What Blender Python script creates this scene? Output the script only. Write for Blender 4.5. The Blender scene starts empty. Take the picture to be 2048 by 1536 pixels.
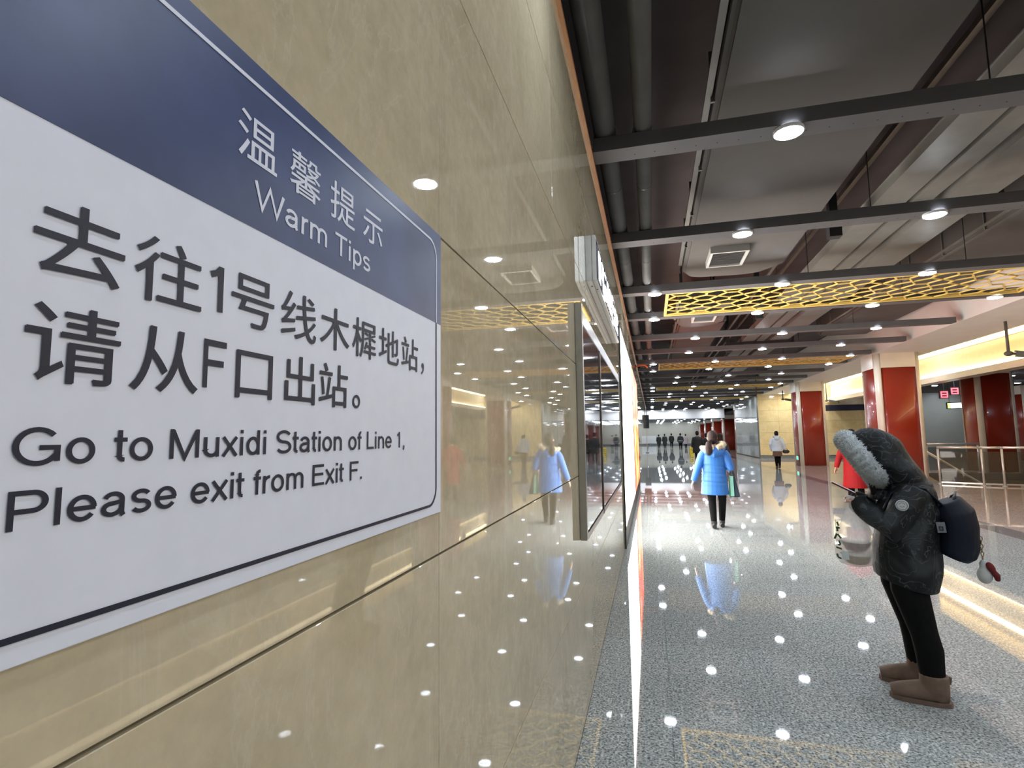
import bpy, bmesh, math, random
from mathutils import Vector, Matrix, Quaternion
random.seed(7)
SC = bpy.context.scene
COL = SC.collection

# ------------------------------------------------------------------ camera, world, exposure
cam_d = bpy.data.cameras.new('camera')
cam = bpy.data.objects.new('camera', cam_d)
COL.objects.link(cam)
cam_d.sensor_width = 36.0
cam_d.lens = 1067.0 / 2048.0 * 36.0
cam_d.clip_start = 0.02
cam_d.clip_end = 300
AX = Vector((0.96766165, -0.0376568, -0.24942512))      # world axes seen from the camera
AD = Vector((0.25190048, 0.09209265, 0.96336135))
AU = Vector((-0.01330688, -0.99503814, 0.09860029))
rt = Vector((AX[0], AD[0], AU[0])); up = -Vector((AX[1], AD[1], AU[1])); bk = -Vector((AX[2], AD[2], AU[2]))
R = Matrix((rt, up, bk)).transposed()
cam.matrix_world = Matrix.Translation((0, 0, 1.6)) @ R.to_4x4()
SC.camera = cam
world = bpy.data.worlds.new('world'); SC.world = world
world.use_nodes = True
world.node_tree.nodes['Background'].inputs[0].default_value = (0.9, 0.95, 1.0, 1)
world.node_tree.nodes['Background'].inputs[1].default_value = 0.02
SC.view_settings.view_transform = 'Standard'
SC.view_settings.look = 'None'
SC.view_settings.gamma = 1.0
SC.view_settings.use_curve_mapping = False
SC.view_settings.exposure = 0.45
SC.cycles.use_denoising = True
SC.cycles.max_bounces = 5
SC.cycles.diffuse_bounces = 3
SC.cycles.glossy_bounces = 4
SC.cycles.caustics_reflective = False
SC.cycles.caustics_refractive = False
SC.cycles.adaptive_threshold = 0.04
SC.cycles.sample_clamp_indirect = 6.0
LAMP = 125.0        # emission of the downlight lenses

# ------------------------------------------------------------------ material helpers
MATS = {}
def mat(name, col, rough=0.5, metal=0.0, coat=0.0, emit=None, es=0.0, trans=0.0, ior=1.5, alpha=1.0, var=0.0, vs=6.0, spec=0.5):
    if name in MATS: return MATS[name]
    m = bpy.data.materials.new(name); m.use_nodes = True
    nt = m.node_tree; b = nt.nodes['Principled BSDF']
    c = (col[0], col[1], col[2], 1)
    b.inputs['Base Color'].default_value = c
    b.inputs['Roughness'].default_value = rough
    b.inputs['Metallic'].default_value = metal
    b.inputs['Coat Weight'].default_value = coat
    b.inputs['Coat Roughness'].default_value = 0.05
    b.inputs['Transmission Weight'].default_value = trans
    b.inputs['IOR'].default_value = ior
    b.inputs['Alpha'].default_value = alpha
    b.inputs['Specular IOR Level'].default_value = spec
    if emit:
        b.inputs['Emission Color'].default_value = (*emit, 1); b.inputs['Emission Strength'].default_value = es
    if var > 0:
        tc = nt.nodes.new('ShaderNodeTexCoord'); n = nt.nodes.new('ShaderNodeTexNoise')
        n.inputs['Scale'].default_value = vs; n.inputs['Detail'].default_value = 5
        r = nt.nodes.new('ShaderNodeValToRGB')
        r.color_ramp.elements[0].position = 0.3; r.color_ramp.elements[1].position = 0.7
        r.color_ramp.elements[0].color = (*[max(0, x * (1 - var)) for x in col], 1)
        r.color_ramp.elements[1].color = (*[min(1, x * (1 + var)) for x in col], 1)
        nt.links.new(tc.outputs['Object'], n.inputs['Vector'])
        nt.links.new(n.outputs['Fac'], r.inputs[0]); nt.links.new(r.outputs[0], b.inputs['Base Color'])
    MATS[name] = m
    return m

def ramp(nt, fac, stops):
    r = nt.nodes.new('ShaderNodeValToRGB'); cr = r.color_ramp
    while len(cr.elements) > 1: cr.elements.remove(cr.elements[-1])
    cr.elements[0].position = stops[0][0]; cr.elements[0].color = (*stops[0][1], 1)
    for p, c in stops[1:]:
        e = cr.elements.new(p); e.color = (*c, 1)
    nt.links.new(fac, r.inputs[0])
    return r.outputs[0]

def mixc(nt, a, b, fac, mode='MIX'):
    m = nt.nodes.new('ShaderNodeMix'); m.data_type = 'RGBA'; m.blend_type = mode
    for s, v in ((m.inputs[6], a), (m.inputs[7], b)):
        if isinstance(v, tuple): s.default_value = (*v, 1)
        else: nt.links.new(v, s)
    if isinstance(fac, (int, float)): m.inputs[0].default_value = fac
    else: nt.links.new(fac, m.inputs[0])
    return m.outputs[2]

def noise(nt, vec, scale, detail=4, rough=0.55, dist=0.0):
    n = nt.nodes.new('ShaderNodeTexNoise'); n.inputs['Scale'].default_value = scale
    n.inputs['Detail'].default_value = detail; n.inputs['Roughness'].default_value = rough
    n.inputs['Distortion'].default_value = dist
    nt.links.new(vec, n.inputs['Vector'])
    return n.outputs['Fac']

def random_vec(nt, space='Object'):
    tc = nt.nodes.new('ShaderNodeTexCoord'); oi = nt.nodes.new('ShaderNodeObjectInfo')
    mul = nt.nodes.new('ShaderNodeMath'); mul.operation = 'MULTIPLY'; mul.inputs[1].default_value = 61.0
    nt.links.new(oi.outputs['Random'], mul.inputs[0])
    add = nt.nodes.new('ShaderNodeVectorMath'); add.operation = 'ADD'
    nt.links.new(tc.outputs[space], add.inputs[0]); nt.links.new(mul.outputs[0], add.inputs[1])
    return add.outputs[0], oi.outputs['Random']

def marble(name, base, dark, vein, rough=0.06):
    m = mat(name, base, rough, ior=1.55); nt = m.node_tree; b = nt.nodes['Principled BSDF']
    v, rnd = random_vec(nt)
    n1 = noise(nt, v, 2.2, 6, 0.6, 0.8)
    c = ramp(nt, n1, [(0.3, dark), (0.5, base), (0.72, tuple(min(1, x * 1.12) for x in base))])
    mp = nt.nodes.new('ShaderNodeMapping'); mp.inputs['Scale'].default_value = (1, 3.2, 1.1)
    mp.inputs['Rotation'].default_value = (0.5, 0, 0)
    nt.links.new(v, mp.inputs[0])
    n2 = noise(nt, mp.outputs[0], 1.7, 8, 0.62, 1.4)
    f = ramp(nt, n2, [(0.475, (0, 0, 0)), (0.5, (0.55, 0.55, 0.55)), (0.512, (0, 0, 0))])
    c = mixc(nt, c, vein, f)
    n3 = noise(nt, v, 26, 4, 0.7)
    f3 = ramp(nt, n3, [(0.35, (0.93, 0.93, 0.93)), (0.65, (1.05, 1.05, 1.05))])
    c = mixc(nt, c, f3, 1.0, 'MULTIPLY')
    nt.links.new(c, b.inputs['Base Color'])
    return m

def granite(name, stops, rough=0.024, scale=75, tint=0.05):
    m = mat(name, stops[1][1], rough, ior=1.55); nt = m.node_tree; b = nt.nodes['Principled BSDF']
    tc = nt.nodes.new('ShaderNodeNewGeometry'); v = tc.outputs['Position']
    oi = nt.nodes.new('ShaderNodeObjectInfo')
    n1 = noise(nt, v, scale, 3, 0.7)
    c = ramp(nt, n1, stops)
    n2 = noise(nt, v, scale * 0.33, 2, 0.5)
    f = ramp(nt, n2, [(0.35, (0.82, 0.82, 0.82)), (0.65, (1.12, 1.12, 1.12))])
    c = mixc(nt, c, f, 1.0, 'MULTIPLY')
    t = ramp(nt, oi.outputs['Random'], [(0, (1 - tint,) * 3), (1, (1 + tint,) * 3)])
    c = mixc(nt, c, t, 1.0, 'MULTIPLY')
    nt.links.new(c, b.inputs['Base Color'])
    return m

M_TILE = marble('beige_marble', (0.55, 0.47, 0.315), (0.49, 0.41, 0.262), (0.62, 0.55, 0.405), 0.018)
M_YELLOW = marble('yellow_marble', (0.74, 0.59, 0.30), (0.68, 0.53, 0.25), (0.79, 0.66, 0.39), 0.12)
M_GREYSTONE = marble('grey_polished_stone', (0.36, 0.37, 0.34), (0.30, 0.31, 0.28), (0.44, 0.45, 0.42), 0.05)
M_GRANITE = granite('grey_granite', [(0.36, (0.06, 0.068, 0.07)), (0.45, (0.27, 0.30, 0.295)), (0.55, (0.45, 0.485, 0.48)), (0.66, (0.70, 0.73, 0.72))])
M_BAND = granite('dark_granite', [(0.34, (0.08, 0.09, 0.09)), (0.5, (0.20, 0.215, 0.21)), (0.7, (0.36, 0.37, 0.36))])
M_PINK = granite('pink_granite', [(0.34, (0.26, 0.21, 0.18)), (0.5, (0.52, 0.445, 0.385)), (0.7, (0.66, 0.59, 0.52))])
M_GROUT = mat('grout', (0.16, 0.15, 0.13), 0.9, var=0.2, vs=30)
M_GAP = mat('joint_shadow_gap', (0.10, 0.075, 0.04), 0.9, var=0.2, vs=30)
M_SLAB = mat('painted_slab', (0.085, 0.066, 0.064), 0.9, var=0.15, vs=1.5)
M_BEAM = mat('dark_grey_strut', (0.10, 0.095, 0.097), 0.5, metal=0.0, var=0.08, vs=3)
M_DUCT = mat('duct_cloth', (0.094, 0.084, 0.076), 0.8, var=0.1, vs=1.7)
M_PIPE = mat('pipe_lagging', (0.13, 0.125, 0.12), 0.6, var=0.12, vs=3)
M_TRAY = mat('galvanised_tray', (0.20, 0.19, 0.172), 0.5, metal=0.35, var=0.12, vs=3)
M_BLACK = mat('black_steel', (0.02, 0.02, 0.022), 0.45, var=0.2, vs=8)
M_HOLE = mat('hole_black', (0.008, 0.008, 0.008), 0.9, var=0.2, vs=8)
M_GOLD = mat('gold_lacquer', (0.82, 0.58, 0.15), 0.4, var=0.06, vs=5)
M_COPPER = mat('copper_trim', (0.78, 0.38, 0.17), 0.3, metal=0.25, var=0.1, vs=4)
M_STEEL = mat('brushed_steel', (0.70, 0.70, 0.66), 0.28, metal=0.55, var=0.08, vs=12)
M_BRONZE = mat('bronze_strip', (0.22, 0.17, 0.13), 0.3, metal=0.8, var=0.1, vs=12)
M_DARKGLASS = mat('dark_glass', (0.03, 0.032, 0.04), 0.02, spec=1.0, ior=1.9, coat=0.6, var=0.2, vs=2)
M_WHITE = mat('white_panel', (0.78, 0.76, 0.72), 0.45, var=0.03, vs=2)
M_CREAM = mat('cream_panel', (0.74, 0.67, 0.54), 0.3, var=0.04, vs=2)
M_RED = mat('red_lacquer', (0.29, 0.026, 0.010), 0.3, coat=0.25, var=0.06, vs=1.2)
M_LENS = mat('lit_lens', (1, 1, 1), 0.5, emit=(0.84, 0.93, 1.06), es=LAMP, var=0.01)
M_RIM = mat('light_rim', (0.7, 0.7, 0.7), 0.4, var=0.03)
M_GLASS = mat('olive_tint_glass', (0.09, 0.08, 0.05), 0.02, alpha=0.38, ior=1.5, spec=0.5)  # dark olive tint stands in for the darkness of the stairwell behind
M_GLASS.blend_method = 'BLEND' if hasattr(M_GLASS, 'blend_method') else None

# ------------------------------------------------------------------ object helpers
def link(name, me, m=None, parent=None, loc=None, rot=None):
    o = bpy.data.objects.new(name, me); COL.objects.link(o)
    if m is not None and me is not None:
        for mm in (m if isinstance(m, (list, tuple)) else [m]): me.materials.append(mm)
    if parent is not None: o.parent = parent
    if loc is not None: o.location = loc
    if rot is not None: o.rotation_euler = rot
    return o
def mesh_of(bm, smooth=False):
    me = bpy.data.meshes.new('m'); bm.normal_update(); bm.to_mesh(me); bm.free()
    if smooth:
        for p in me.polygons: p.use_smooth = True
    return me
def box(bm, a, b, mi=0):
    x0, y0, z0 = a; x1, y1, z1 = b
    v = [bm.verts.new(p) for p in ((x0,y0,z0),(x1,y0,z0),(x1,y1,z0),(x0,y1,z0),(x0,y0,z1),(x1,y0,z1),(x1,y1,z1),(x0,y1,z1))]
    for f in ((0,3,2,1),(4,5,6,7),(0,1,5,4),(1,2,6,5),(2,3,7,6),(3,0,4,7)):
        bm.faces.new([v[i] for i in f]).material_index = mi
def bar(bm, p, q, w, h, upv=(0, 0, 1)):
    p = Vector(p); q = Vector(q); t = (q - p).normalized(); u = Vector(upv)
    s = t.cross(u).normalized() * (w / 2); u2 = s.normalized().cross(t).normalized() * (h / 2)
    v = [bm.verts.new(c + i * s + j * u2) for c in (p, q) for i, j in ((-1, -1), (1, -1), (1, 1), (-1, 1))]
    for f in ((0,1,2,3),(7,6,5,4),(0,4,5,1),(1,5,6,2),(2,6,7,3),(3,7,4,0)): bm.faces.new([v[i] for i in f])
def tube(bm, pts, rad, side=(0, 1, 0), n=12, cap=True):
    pts = [Vector(p) for p in pts]; side = Vector(side); rings = []
    for i, p in enumerate(pts):
        t = (pts[min(i + 1, len(pts) - 1)] - pts[max(i - 1, 0)]).normalized()
        s = side - t * side.dot(t)
        if s.length < 1e-3: s = t.orthogonal()
        s.normalize(); k = t.cross(s)
        r = rad[i] if isinstance(rad, (list, tuple)) else rad
        ra, rb = (r if isinstance(r, (list, tuple)) else (r, r))
        rings.append([bm.verts.new(p + s * (ra * math.cos(a)) + k * (rb * math.sin(a))) for a in [2 * math.pi * j / n for j in range(n)]])
    for A, B in zip(rings, rings[1:]):
        for j in range(n): bm.faces.new((A[j], A[(j + 1) % n], B[(j + 1) % n], B[j]))
    if cap:
        bm.faces.new(rings[0][::-1]); bm.faces.new(rings[-1])
def ell(bm, c, r, rot=None, seg=16):
    m = Matrix.Translation(c) @ (rot.to_4x4() if rot else Matrix()) @ Matrix.Diagonal((*r, 1))
    bmesh.ops.create_uvsphere(bm, u_segments=seg, v_segments=seg // 2 + 2, radius=1, matrix=m)
def cyl(bm, c, r, h, n=24, r2=None):
    bmesh.ops.create_cone(bm, cap_ends=True, segments=n, radius1=r, radius2=r if r2 is None else r2, depth=h, matrix=Matrix.Translation(c))
def part(name, m, parent, fn, smooth=False):
    bm = bmesh.new(); fn(bm); return link(name, mesh_of(bm, smooth), m, parent)
def boxpart(name, m, parent, a, b, bevel=0.0):
    bm = bmesh.new(); box(bm, a, b)
    if bevel: bmesh.ops.bevel(bm, geom=bm.edges[:], offset=bevel, segments=2, affect='EDGES')
    return link(name, mesh_of(bm), m, parent)
def empty(name, loc=(0, 0, 0), rz=0.0):
    o = bpy.data.objects.new(name, None); COL.objects.link(o); o.location = loc; o.rotation_euler = (0, 0, rz)
    o.empty_display_size = 0.1
    return o
def tag(o, label, cat, group=None):
    o['label'] = label; o['category'] = cat
    if group: o['group'] = group
    return o
def struct(o, label=None):
    o['kind'] = 'structure'
    if label: o['label'] = label
    return o
def copy_tree(o, parent=None):
    c = o.copy(); COL.objects.link(c); c.parent = parent
    for ch in o.children: copy_tree(ch, c)
    return c
def blob(name, fn, vox, m, parent=None, smooth=5, post=None):
    """one continuous surface grown over the shapes that fn adds"""
    bm = bmesh.new(); fn(bm); bmesh.ops.recalc_face_normals(bm, faces=bm.faces[:])
    me = mesh_of(bm)
    t = bpy.data.objects.new('tmp', me); COL.objects.link(t)
    r = t.modifiers.new('r', 'REMESH'); r.mode = 'VOXEL'; r.voxel_size = vox; r.adaptivity = 0.0
    s = t.modifiers.new('s', 'SMOOTH'); s.factor = 0.5; s.iterations = smooth
    dg = bpy.context.evaluated_depsgraph_get()
    out = bpy.data.meshes.new_from_object(t.evaluated_get(dg))
    bpy.data.objects.remove(t); bpy.data.meshes.remove(me)
    out.materials.clear()
    for p in out.polygons: p.use_smooth = True
    if post: post(out)
    return link(name, out, m, parent)
ORD = ['first', 'second', 'third', 'fourth', 'fifth', 'sixth', 'seventh', 'eighth', 'ninth', 'tenth', 'eleventh', 'twelfth', 'thirteenth',
       'fourteenth', 'fifteenth', 'sixteenth', 'seventeenth', 'eighteenth', 'nineteenth', 'twentieth', 'twenty-first', 'twenty-second', 'twenty-third', 'twenty-fourth', 'twenty-fifth', 'twenty-sixth', 'twenty-seventh']

# ------------------------------------------------------------------ the setting
WX = -0.42                      # face of the left wall
ZB = 4.05                       # underside of the ceiling beams
YEND = 88.0                     # end wall
HX0, HX1, HY0, HY1 = 8.75, 14.5, 19.35, 24.3      # stair opening

# floor: a base slab round the stair opening, tiles on it
def f_floor(bm):
    z0, z1 = -0.25, -0.012
    box(bm, (-6, -6, z0), (HX0, YEND + 2, z1)); box(bm, (HX1, -6, z0), (30, YEND + 2, z1))
    box(bm, (HX0, -6, z0), (HX1, HY0, z1)); box(bm, (HX0, HY1, z0), (HX1, YEND + 2, z1))
floor = struct(part('floor', M_GROUT, None, f_floor), 'polished grey speckled granite floor with a beige strip on the right')
PITCH = 0.975
xs = [WX, 0.05] + [0.05 + PITCH * k for k in range(1, 6)] + [5.2, 5.6, 5.6 + PITCH, 5.6 + 2 * PITCH, 5.6 + 3 * PITCH]
zone = [M_GRANITE] * 7 + [M_BAND] + [M_PINK] * 3
tile_mesh = {}
def floor_tile(x0, x1, y0):
    w = round(x1 - x0, 4); zm = zone[xs.index(x0)]
    key = (w, zm.name)
    if key not in tile_mesh:
        bm = bmesh.new(); box(bm, (0.001, 0.001, -0.0125), (w - 0.001, PITCH - 0.001, 0)); me = mesh_of(bm); me.materials.append(zm); tile_mesh[key] = me
    link('floor_tile', tile_mesh[key], None, floor, (x0, y0, 0))
Y0 = 3.49 - 3 * PITCH
for r in range(27):
    for i in range(len(xs) - 1): floor_tile(xs[i], xs[i + 1], Y0 + r * PITCH)
YT = Y0 + 27 * PITCH
def f_rest(bm):
    def q(x0, x1, y0, y1, mi):
        g = 0.0015
        box(bm, (x0 + g, y0 + g, -0.0125), (x1 - g, y1 - g, 0), mi)
    n = int((YEND - YT) / PITCH) + 1
    for r in range(n):
        for i in range(len(xs) - 1):
            q(xs[i], xs[i + 1], YT + r * PITCH, YT + (r + 1) * PITCH, 0 if i < 7 else (1 if i == 7 else 2))
    for r in range(1, 6):
        for i in range(len(xs) - 1): q(xs[i], xs[i + 1], Y0 - r * PITCH, Y0 - (r - 1) * PITCH, 0 if i < 7 else (1 if i == 7 else 2))
    q(xs[-1], HX0, -5, YEND, 2)
    y = -5.0
    while y < YEND:
        x = HX0
        while x < 29:
            if not (x < HX1 and y + 2 > HY0 and y < HY1): q(x, min(x + 2.0, 29), y, y + 2, 2)
            x += 2.0
        y += 2.0
    q(HX0, 14.75, 19.0, HY0, 2); q(HX0, 14.75, HY1, 25.0, 2); q(HX1, 14.75, HY0, HY1, 2)
    q(-6, WX - 0.2, 48, YEND, 0)
rest = part('floor_tile_field', [M_GRANITE, M_BAND, M_PINK], floor, f_rest); rest['kind'] = 'stuff'
# stairwell walls below the floor
M_WELL = mat('stairwell_plaster', (0.24, 0.205, 0.14), 0.7, var=0.1, vs=2)
for nm, a_, b_ in (('a', (HX0 - 0.1, HY0, -4), (HX0, HY1, -0.26)), ('b', (HX1, HY0, -4), (HX1 + 0.1, HY1, -0.26)), ('c', (HX0, HY0 - 0.1, -4), (HX1, HY0, -0.26)), ('d', (HX0, HY1, -4), (HX1, HY1 + 0.1, -0.26)), ('e', (HX0, HY0, -4.2), (HX1, HY1, -4.1))):
    struct(boxpart({'a': 'wall_stair_left', 'b': 'wall_stair_right', 'c': 'wall_stair_front', 'd': 'wall_stair_back', 'e': 'floor_lower'}[nm], M_WELL, None, a_, b_), {'a': 'left', 'b': 'right', 'c': 'front', 'd': 'back', 'e': 'bottom'}[nm] + ' face of the stair opening behind the glass railing')
st = empty('staircase', (0, 0, 0)); tag(st, 'stone stairs going down behind the glass railing on the right', 'stairs')
for k in range(20):
    boxpart('step', M_PINK, st, (HX0 + 0.4 + 0.24 * k, HY0 + 2.2, -4), (HX0 + 0.4 + 0.24 * (k + 1) - 0.002, HY1 - 0.2, -0.05 - 0.17 * (k + 1)))

# left wall with its marble slabs
wall = struct(boxpart('wall_left', M_GAP, None, (WX - 0.25, -5, -0.25), (WX - 0.012, 48, 4.0)), 'beige polished marble wall on the left carrying the notice')
zj = [0.054 - 0.657, 0.054, 0.711, 1.368, 2.025, 2.682, 3.339, 3.996]
yj0, yp = 1.022, 1.42
tm = {}
def wall_tile(y0, y1, z0, z1):
    w, h = round(y1 - y0, 3), round(z1 - z0, 3)
    if (w, h) not in tm:
        bm = bmesh.new(); box(bm, (-0.012, 0.0007, 0.0022), (0, w - 0.0007, h - 0.0022))
        bmesh.ops.bevel(bm, geom=[e for e in bm.edges if all(v.co.x > -0.001 for v in e.verts)], offset=0.0008, segments=1, affect='EDGES')
        me = mesh_of(bm); me.materials.append(M_TILE); tm[(w, h)] = me
    link('tile', tm[(w, h)], None, wall, (WX, y0, z0))
LB0, LB1 = 7.95, 17.7
for k in range(-3, 33):
    y0 = yj0 + yp * k
    for j in range(7):
        z0 = max(zj[j], 0.003); z1 = zj[j + 1]
        wall_tile(y0, y0 + yp, z0, z1)
trim = struct(boxpart('trim_1', M_COPPER, None, (WX - 0.06, -5, 3.985), (WX + 0.022, 48, 4.02)), 'copper coloured strip along the top of the marble wall')
boxpart('lip', M_COPPER, trim, (WX - 0.06, -5, 4.022), (WX + 0.012, 48, 4.045))
struct(boxpart('wall_upper_left', M_SLAB, None, (WX - 0.6, -5, 3.5), (WX - 0.3, 48, 5.6)), 'dark wall above the marble, in the ceiling void')
# far part to the left beyond the marble wall
struct(boxpart('wall_far_left', M_WHITE, None, (-6.2, 48, 0), (-6.0, YEND, 5.5)), 'pale wall far down the hall on the left')
struct(boxpart('wall_return_left', M_WHITE, None, (-6.2, 48, 0), (WX - 0.01, 48.2, 5.5)), 'pale return wall far down the hall')
# ceiling slab
struct(boxpart('ceiling', M_SLAB, None, (-6.3, -6, 5.5), (30, YEND + 1, 5.75)), 'dark painted concrete slab above the services')
# back wall behind the photographer
struct(boxpart('wall_back', M_WHITE, None, (-0.7, -5.2, 0), (30, -5.0, 5.5)), 'pale wall behind the photographer')
struct(boxpart('wall_right', M_GREYSTONE, None, (26, -5, 0), (26.2, YEND, 5.5)), 'grey stone wall far on the right')
# soffit along the right of the hall
SX0, SX1 = 6.95, 8.68
soff = struct(boxpart('ceiling_soffit', M_WHITE, None, (SX0, -5, 4.1), (SX1, YEND, 5.45)), 'white boxed soffit running above the red columns')
# cove beyond the soffit
CX1 = 11.0
cove = struct(boxpart('ceiling_cove', mat('cove_gold', (0.80, 0.62, 0.30), 0.6, var=0.05), None, (SX1, -5, 5.0), (CX1, 37.5, 5.1)), 'golden ceiling of the lit recess on the right')
struct(boxpart('wall_cove', mat('cove_cream', (0.85, 0.72, 0.46), 0.6, var=0.04), None, (CX1, -5, 3.72), (CX1 + 0.2, 37.5, 5.1)), 'warm lit upright of the ceiling recess')
struct(boxpart('trim_2', M_CREAM, None, (CX1 - 0.25, -5, 3.5), (CX1 + 0.25, 37.5, 3.72)), 'cream ledge below the lit ceiling recess')
struct(boxpart('ceiling_right', M_SLAB, None, (CX1 + 0.25, -5, 4.3), (26, 50, 4.45)), 'dark ceiling over the far right side')
M_LED = mat('warm_led', (1, 0.9, 0.6), 0.5, emit=(1.0, 0.82, 0.52), es=9, var=0.01)
M_LEDW = mat('bright_led', (1, 0.95, 0.8), 0.5, emit=(1.0, 0.88, 0.62), es=30, var=0.01)
s = empty('cove_light', (CX1, 10, 3.72)); tag(s, 'lower warm strip light lying on the cream ledge of the ceiling recess', 'strip light', 'cove strip lights')
def rel(o, a, b): return tuple(a[i] - o.location[i] for i in range(3)), tuple(b[i] - o.location[i] for i in range(3))
boxpart('tube', M_LED, s, *rel(s, (CX1 - 0.14, -4, 3.727), (CX1 - 0.05, 37.4, 3.79)))
boxpart('batten', M_WHITE, s, *rel(s, (CX1 - 0.14, -4, 3.72), (CX1 - 0.04, 37.4, 3.726)))
s = empty('cove_light', (CX1, 10, 4.6)); tag(s, 'upper warm strip light along the glowing upright of the ceiling recess', 'strip light', 'cove strip lights')
boxpart('tube', M_LED, s, *rel(s, (CX1 - 0.10, -4, 4.60), (CX1 - 0.045, 37.4, 4.72)))
boxpart('batten', M_WHITE, s, *rel(s, (CX1 - 0.044, -4, 4.58), (CX1 - 0.002, 37.4, 4.74)))
# yellow wall and grey stone side wall far right
yw = struct(boxpart('wall_yellow', M_GROUT, None, (6.76, 37.62, 0), (14.0, 38.0, 5.4)), 'warm yellow marble wall beyond the second red column')
for i in range(6):
    for j in range(7):
        boxpart('slab', M_YELLOW, yw, (6.76 + 1.2 * i + 0.004, 37.6, 0.2 + 0.72 * j + 0.004), (6.76 + 1.2 * (i + 1) - 0.004, 37.64, 0.2 + 0.72 * (j + 1) - 0.004))
struct(boxpart('baseboard_yellow', M_BAND, None, (6.74, 37.57, 0), (14.0, 37.61, 0.16)), 'dark stone skirting of the yellow wall')
gw = struct(boxpart('wall_grey', M_GROUT, None, (6.78, 38.0, 0), (7.0, 47.4, 4.1)), 'grey polished stone wall beside the yellow wall')
for i in range(6):
    for j in range(4):
        boxpart('slab', M_GREYSTONE, gw, (6.74, 38.0 + 1.56 * i + 0.004, 1.02 * j + 0.05), (6.79, 38.0 + 1.56 * (i + 1) - 0.004, 1.02 * (j + 1) + 0.042))
struct(boxpart('wall_far_right', mat('grey_green_wall', (0.40, 0.41, 0.36), 0.35, var=0.06, vs=1), None, (14.0, 44, 0), (26, 44.2, 5.4)), 'grey green wall far away on the right')
# bulkhead, low hall and end wall
struct(boxpart('wall_bulkhead', M_WHITE, None, (-6, 55.6, 3.16), (SX0, 56.2, 5.5)), 'white bulkhead across the far end of the hall')
struct(boxpart('trim_3', M_BLACK, None, (-6, 55.55, 3.10), (SX0, 56.2, 3.16)), 'black lower edge of the white bulkhead')
struct(boxpart('ceiling_far', mat('far_ceiling', (0.12, 0.12, 0.12), 0.8, var=0.1), None, (-6, 56.2, 3.55), (8.6, YEND, 3.65)), 'dark low ceiling beyond the bulkhead')
ew = struct(boxpart('wall_end', mat('end_wall', (0.52, 0.49, 0.40), 0.4, var=0.05, vs=0.6), None, (-6, YEND, 0), (8.6, YEND + 0.2, 3.6)), 'beige wall closing the far end of the hall')
for i, (x0, x1) in enumerate(((-2.4, -0.9), (-0.8, 0.7))):
    boxpart('panel', M_WHITE, ew, (x0, YEND - 0.06, 0.25), (x1, YEND, 1.45))
struct(boxpart('baseboard_end', M_BAND, None, (-6, YEND - 0.05, 0), (8.6, YEND, 0.2)), 'dark skirting of the far end wall')

# ------------------------------------------------------------------ ceiling beams and downlights
beams = [-0.15, 2.0, 4.57, 6.85, 9.42, 11.55, 14.15, 16.6]
while beams[-1] < 53: beams.append(beams[-4] + 9.55)
beams = [b for b in beams if b < 55]
bm = bmesh.new()
L = 6.78 - (WX + 0.02)
box(bm, (0, -0.11, 0), (L, 0.11, 0.012)); box(bm, (0, -0.11, 0.012), (L, -0.098, 0.125)); box(bm, (0, 0.098, 0.012), (L, 0.11, 0.125))
box(bm, (L - 0.16, -0.098, 0.012), (L, 0.098, 0.125))
beam_me = mesh_of(bm); beam_me.materials.append(M_BEAM)
def f_holes(bm):
    for k in range(36):
        x = 0.35 + 0.17 * k
        bmesh.ops.create_circle(bm, cap_ends=True, radius=0.0065, segments=8, matrix=Matrix.Translation((x, 0.02, -0.0008)) @ Matrix.Rotation(math.pi, 4, 'X'))
bm = bmesh.new(); f_holes(bm); hole_me = mesh_of(bm); hole_me.materials.append(M_HOLE)
bm = bmesh.new(); cyl(bm, (0, 0, 0), 0.006, 1.33, 6); rod_me = mesh_of(bm); rod_me.materials.append(M_BLACK)
# downlight prototype
bm = bmesh.new()
for r0, r1, z0, z1 in ((0.116, 0.116, -0.0, -0.024), (0.116, 0.108, -0.024, -0.028), (0.108, 0.104, -0.028, -0.02)):
    n = 28; A = [bm.verts.new((r0 * math.cos(2 * math.pi * i / n), r0 * math.sin(2 * math.pi * i / n), z0)) for i in range(n)]
    B = [bm.verts.new((r1 * math.cos(2 * math.pi * i / n), r1 * math.sin(2 * math.pi * i / n), z1)) for i in range(n)]
    for i in range(n): bm.faces.new((A[i], A[(i + 1) % n], B[(i + 1) % n], B[i]))
bmesh.ops.remove_doubles(bm, verts=bm.verts[:], dist=1e-5)
rim_me = mesh_of(bm, True); rim_me.materials.append(M_RIM)
bm = bmesh.new(); prev = None
for r0, z0 in ((0.108, -0.027), (0.100, -0.031), (0.070, -0.035), (0.035, -0.037)):
    cur = [bm.verts.new((r0 * math.cos(2 * math.pi * i / 20), r0 * math.sin(2 * math.pi * i / 20), z0)) for i in range(20)]
    if prev:
        for i in range(20): bm.faces.new((prev[i], cur[i], cur[(i + 1) % 20], prev[(i + 1) % 20]))
    prev = cur
bm.faces.new(prev[::-1])
bmesh.ops.recalc_face_normals(bm, faces=bm.faces[:])
lens_me = mesh_of(bm); lens_me.materials.append(M_LENS)
def downlight(x, y, z, label, sc=1.0, zs=1.0):
    d = empty('ceiling_light', (x, y, z)); tag(d, label, 'ceiling light', 'round downlights'); d.scale = (sc, sc, sc * zs)
    link('rim', rim_me, None, d); link('lens', lens_me, None, d)
vis = [b for b in beams if b > 4]
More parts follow.
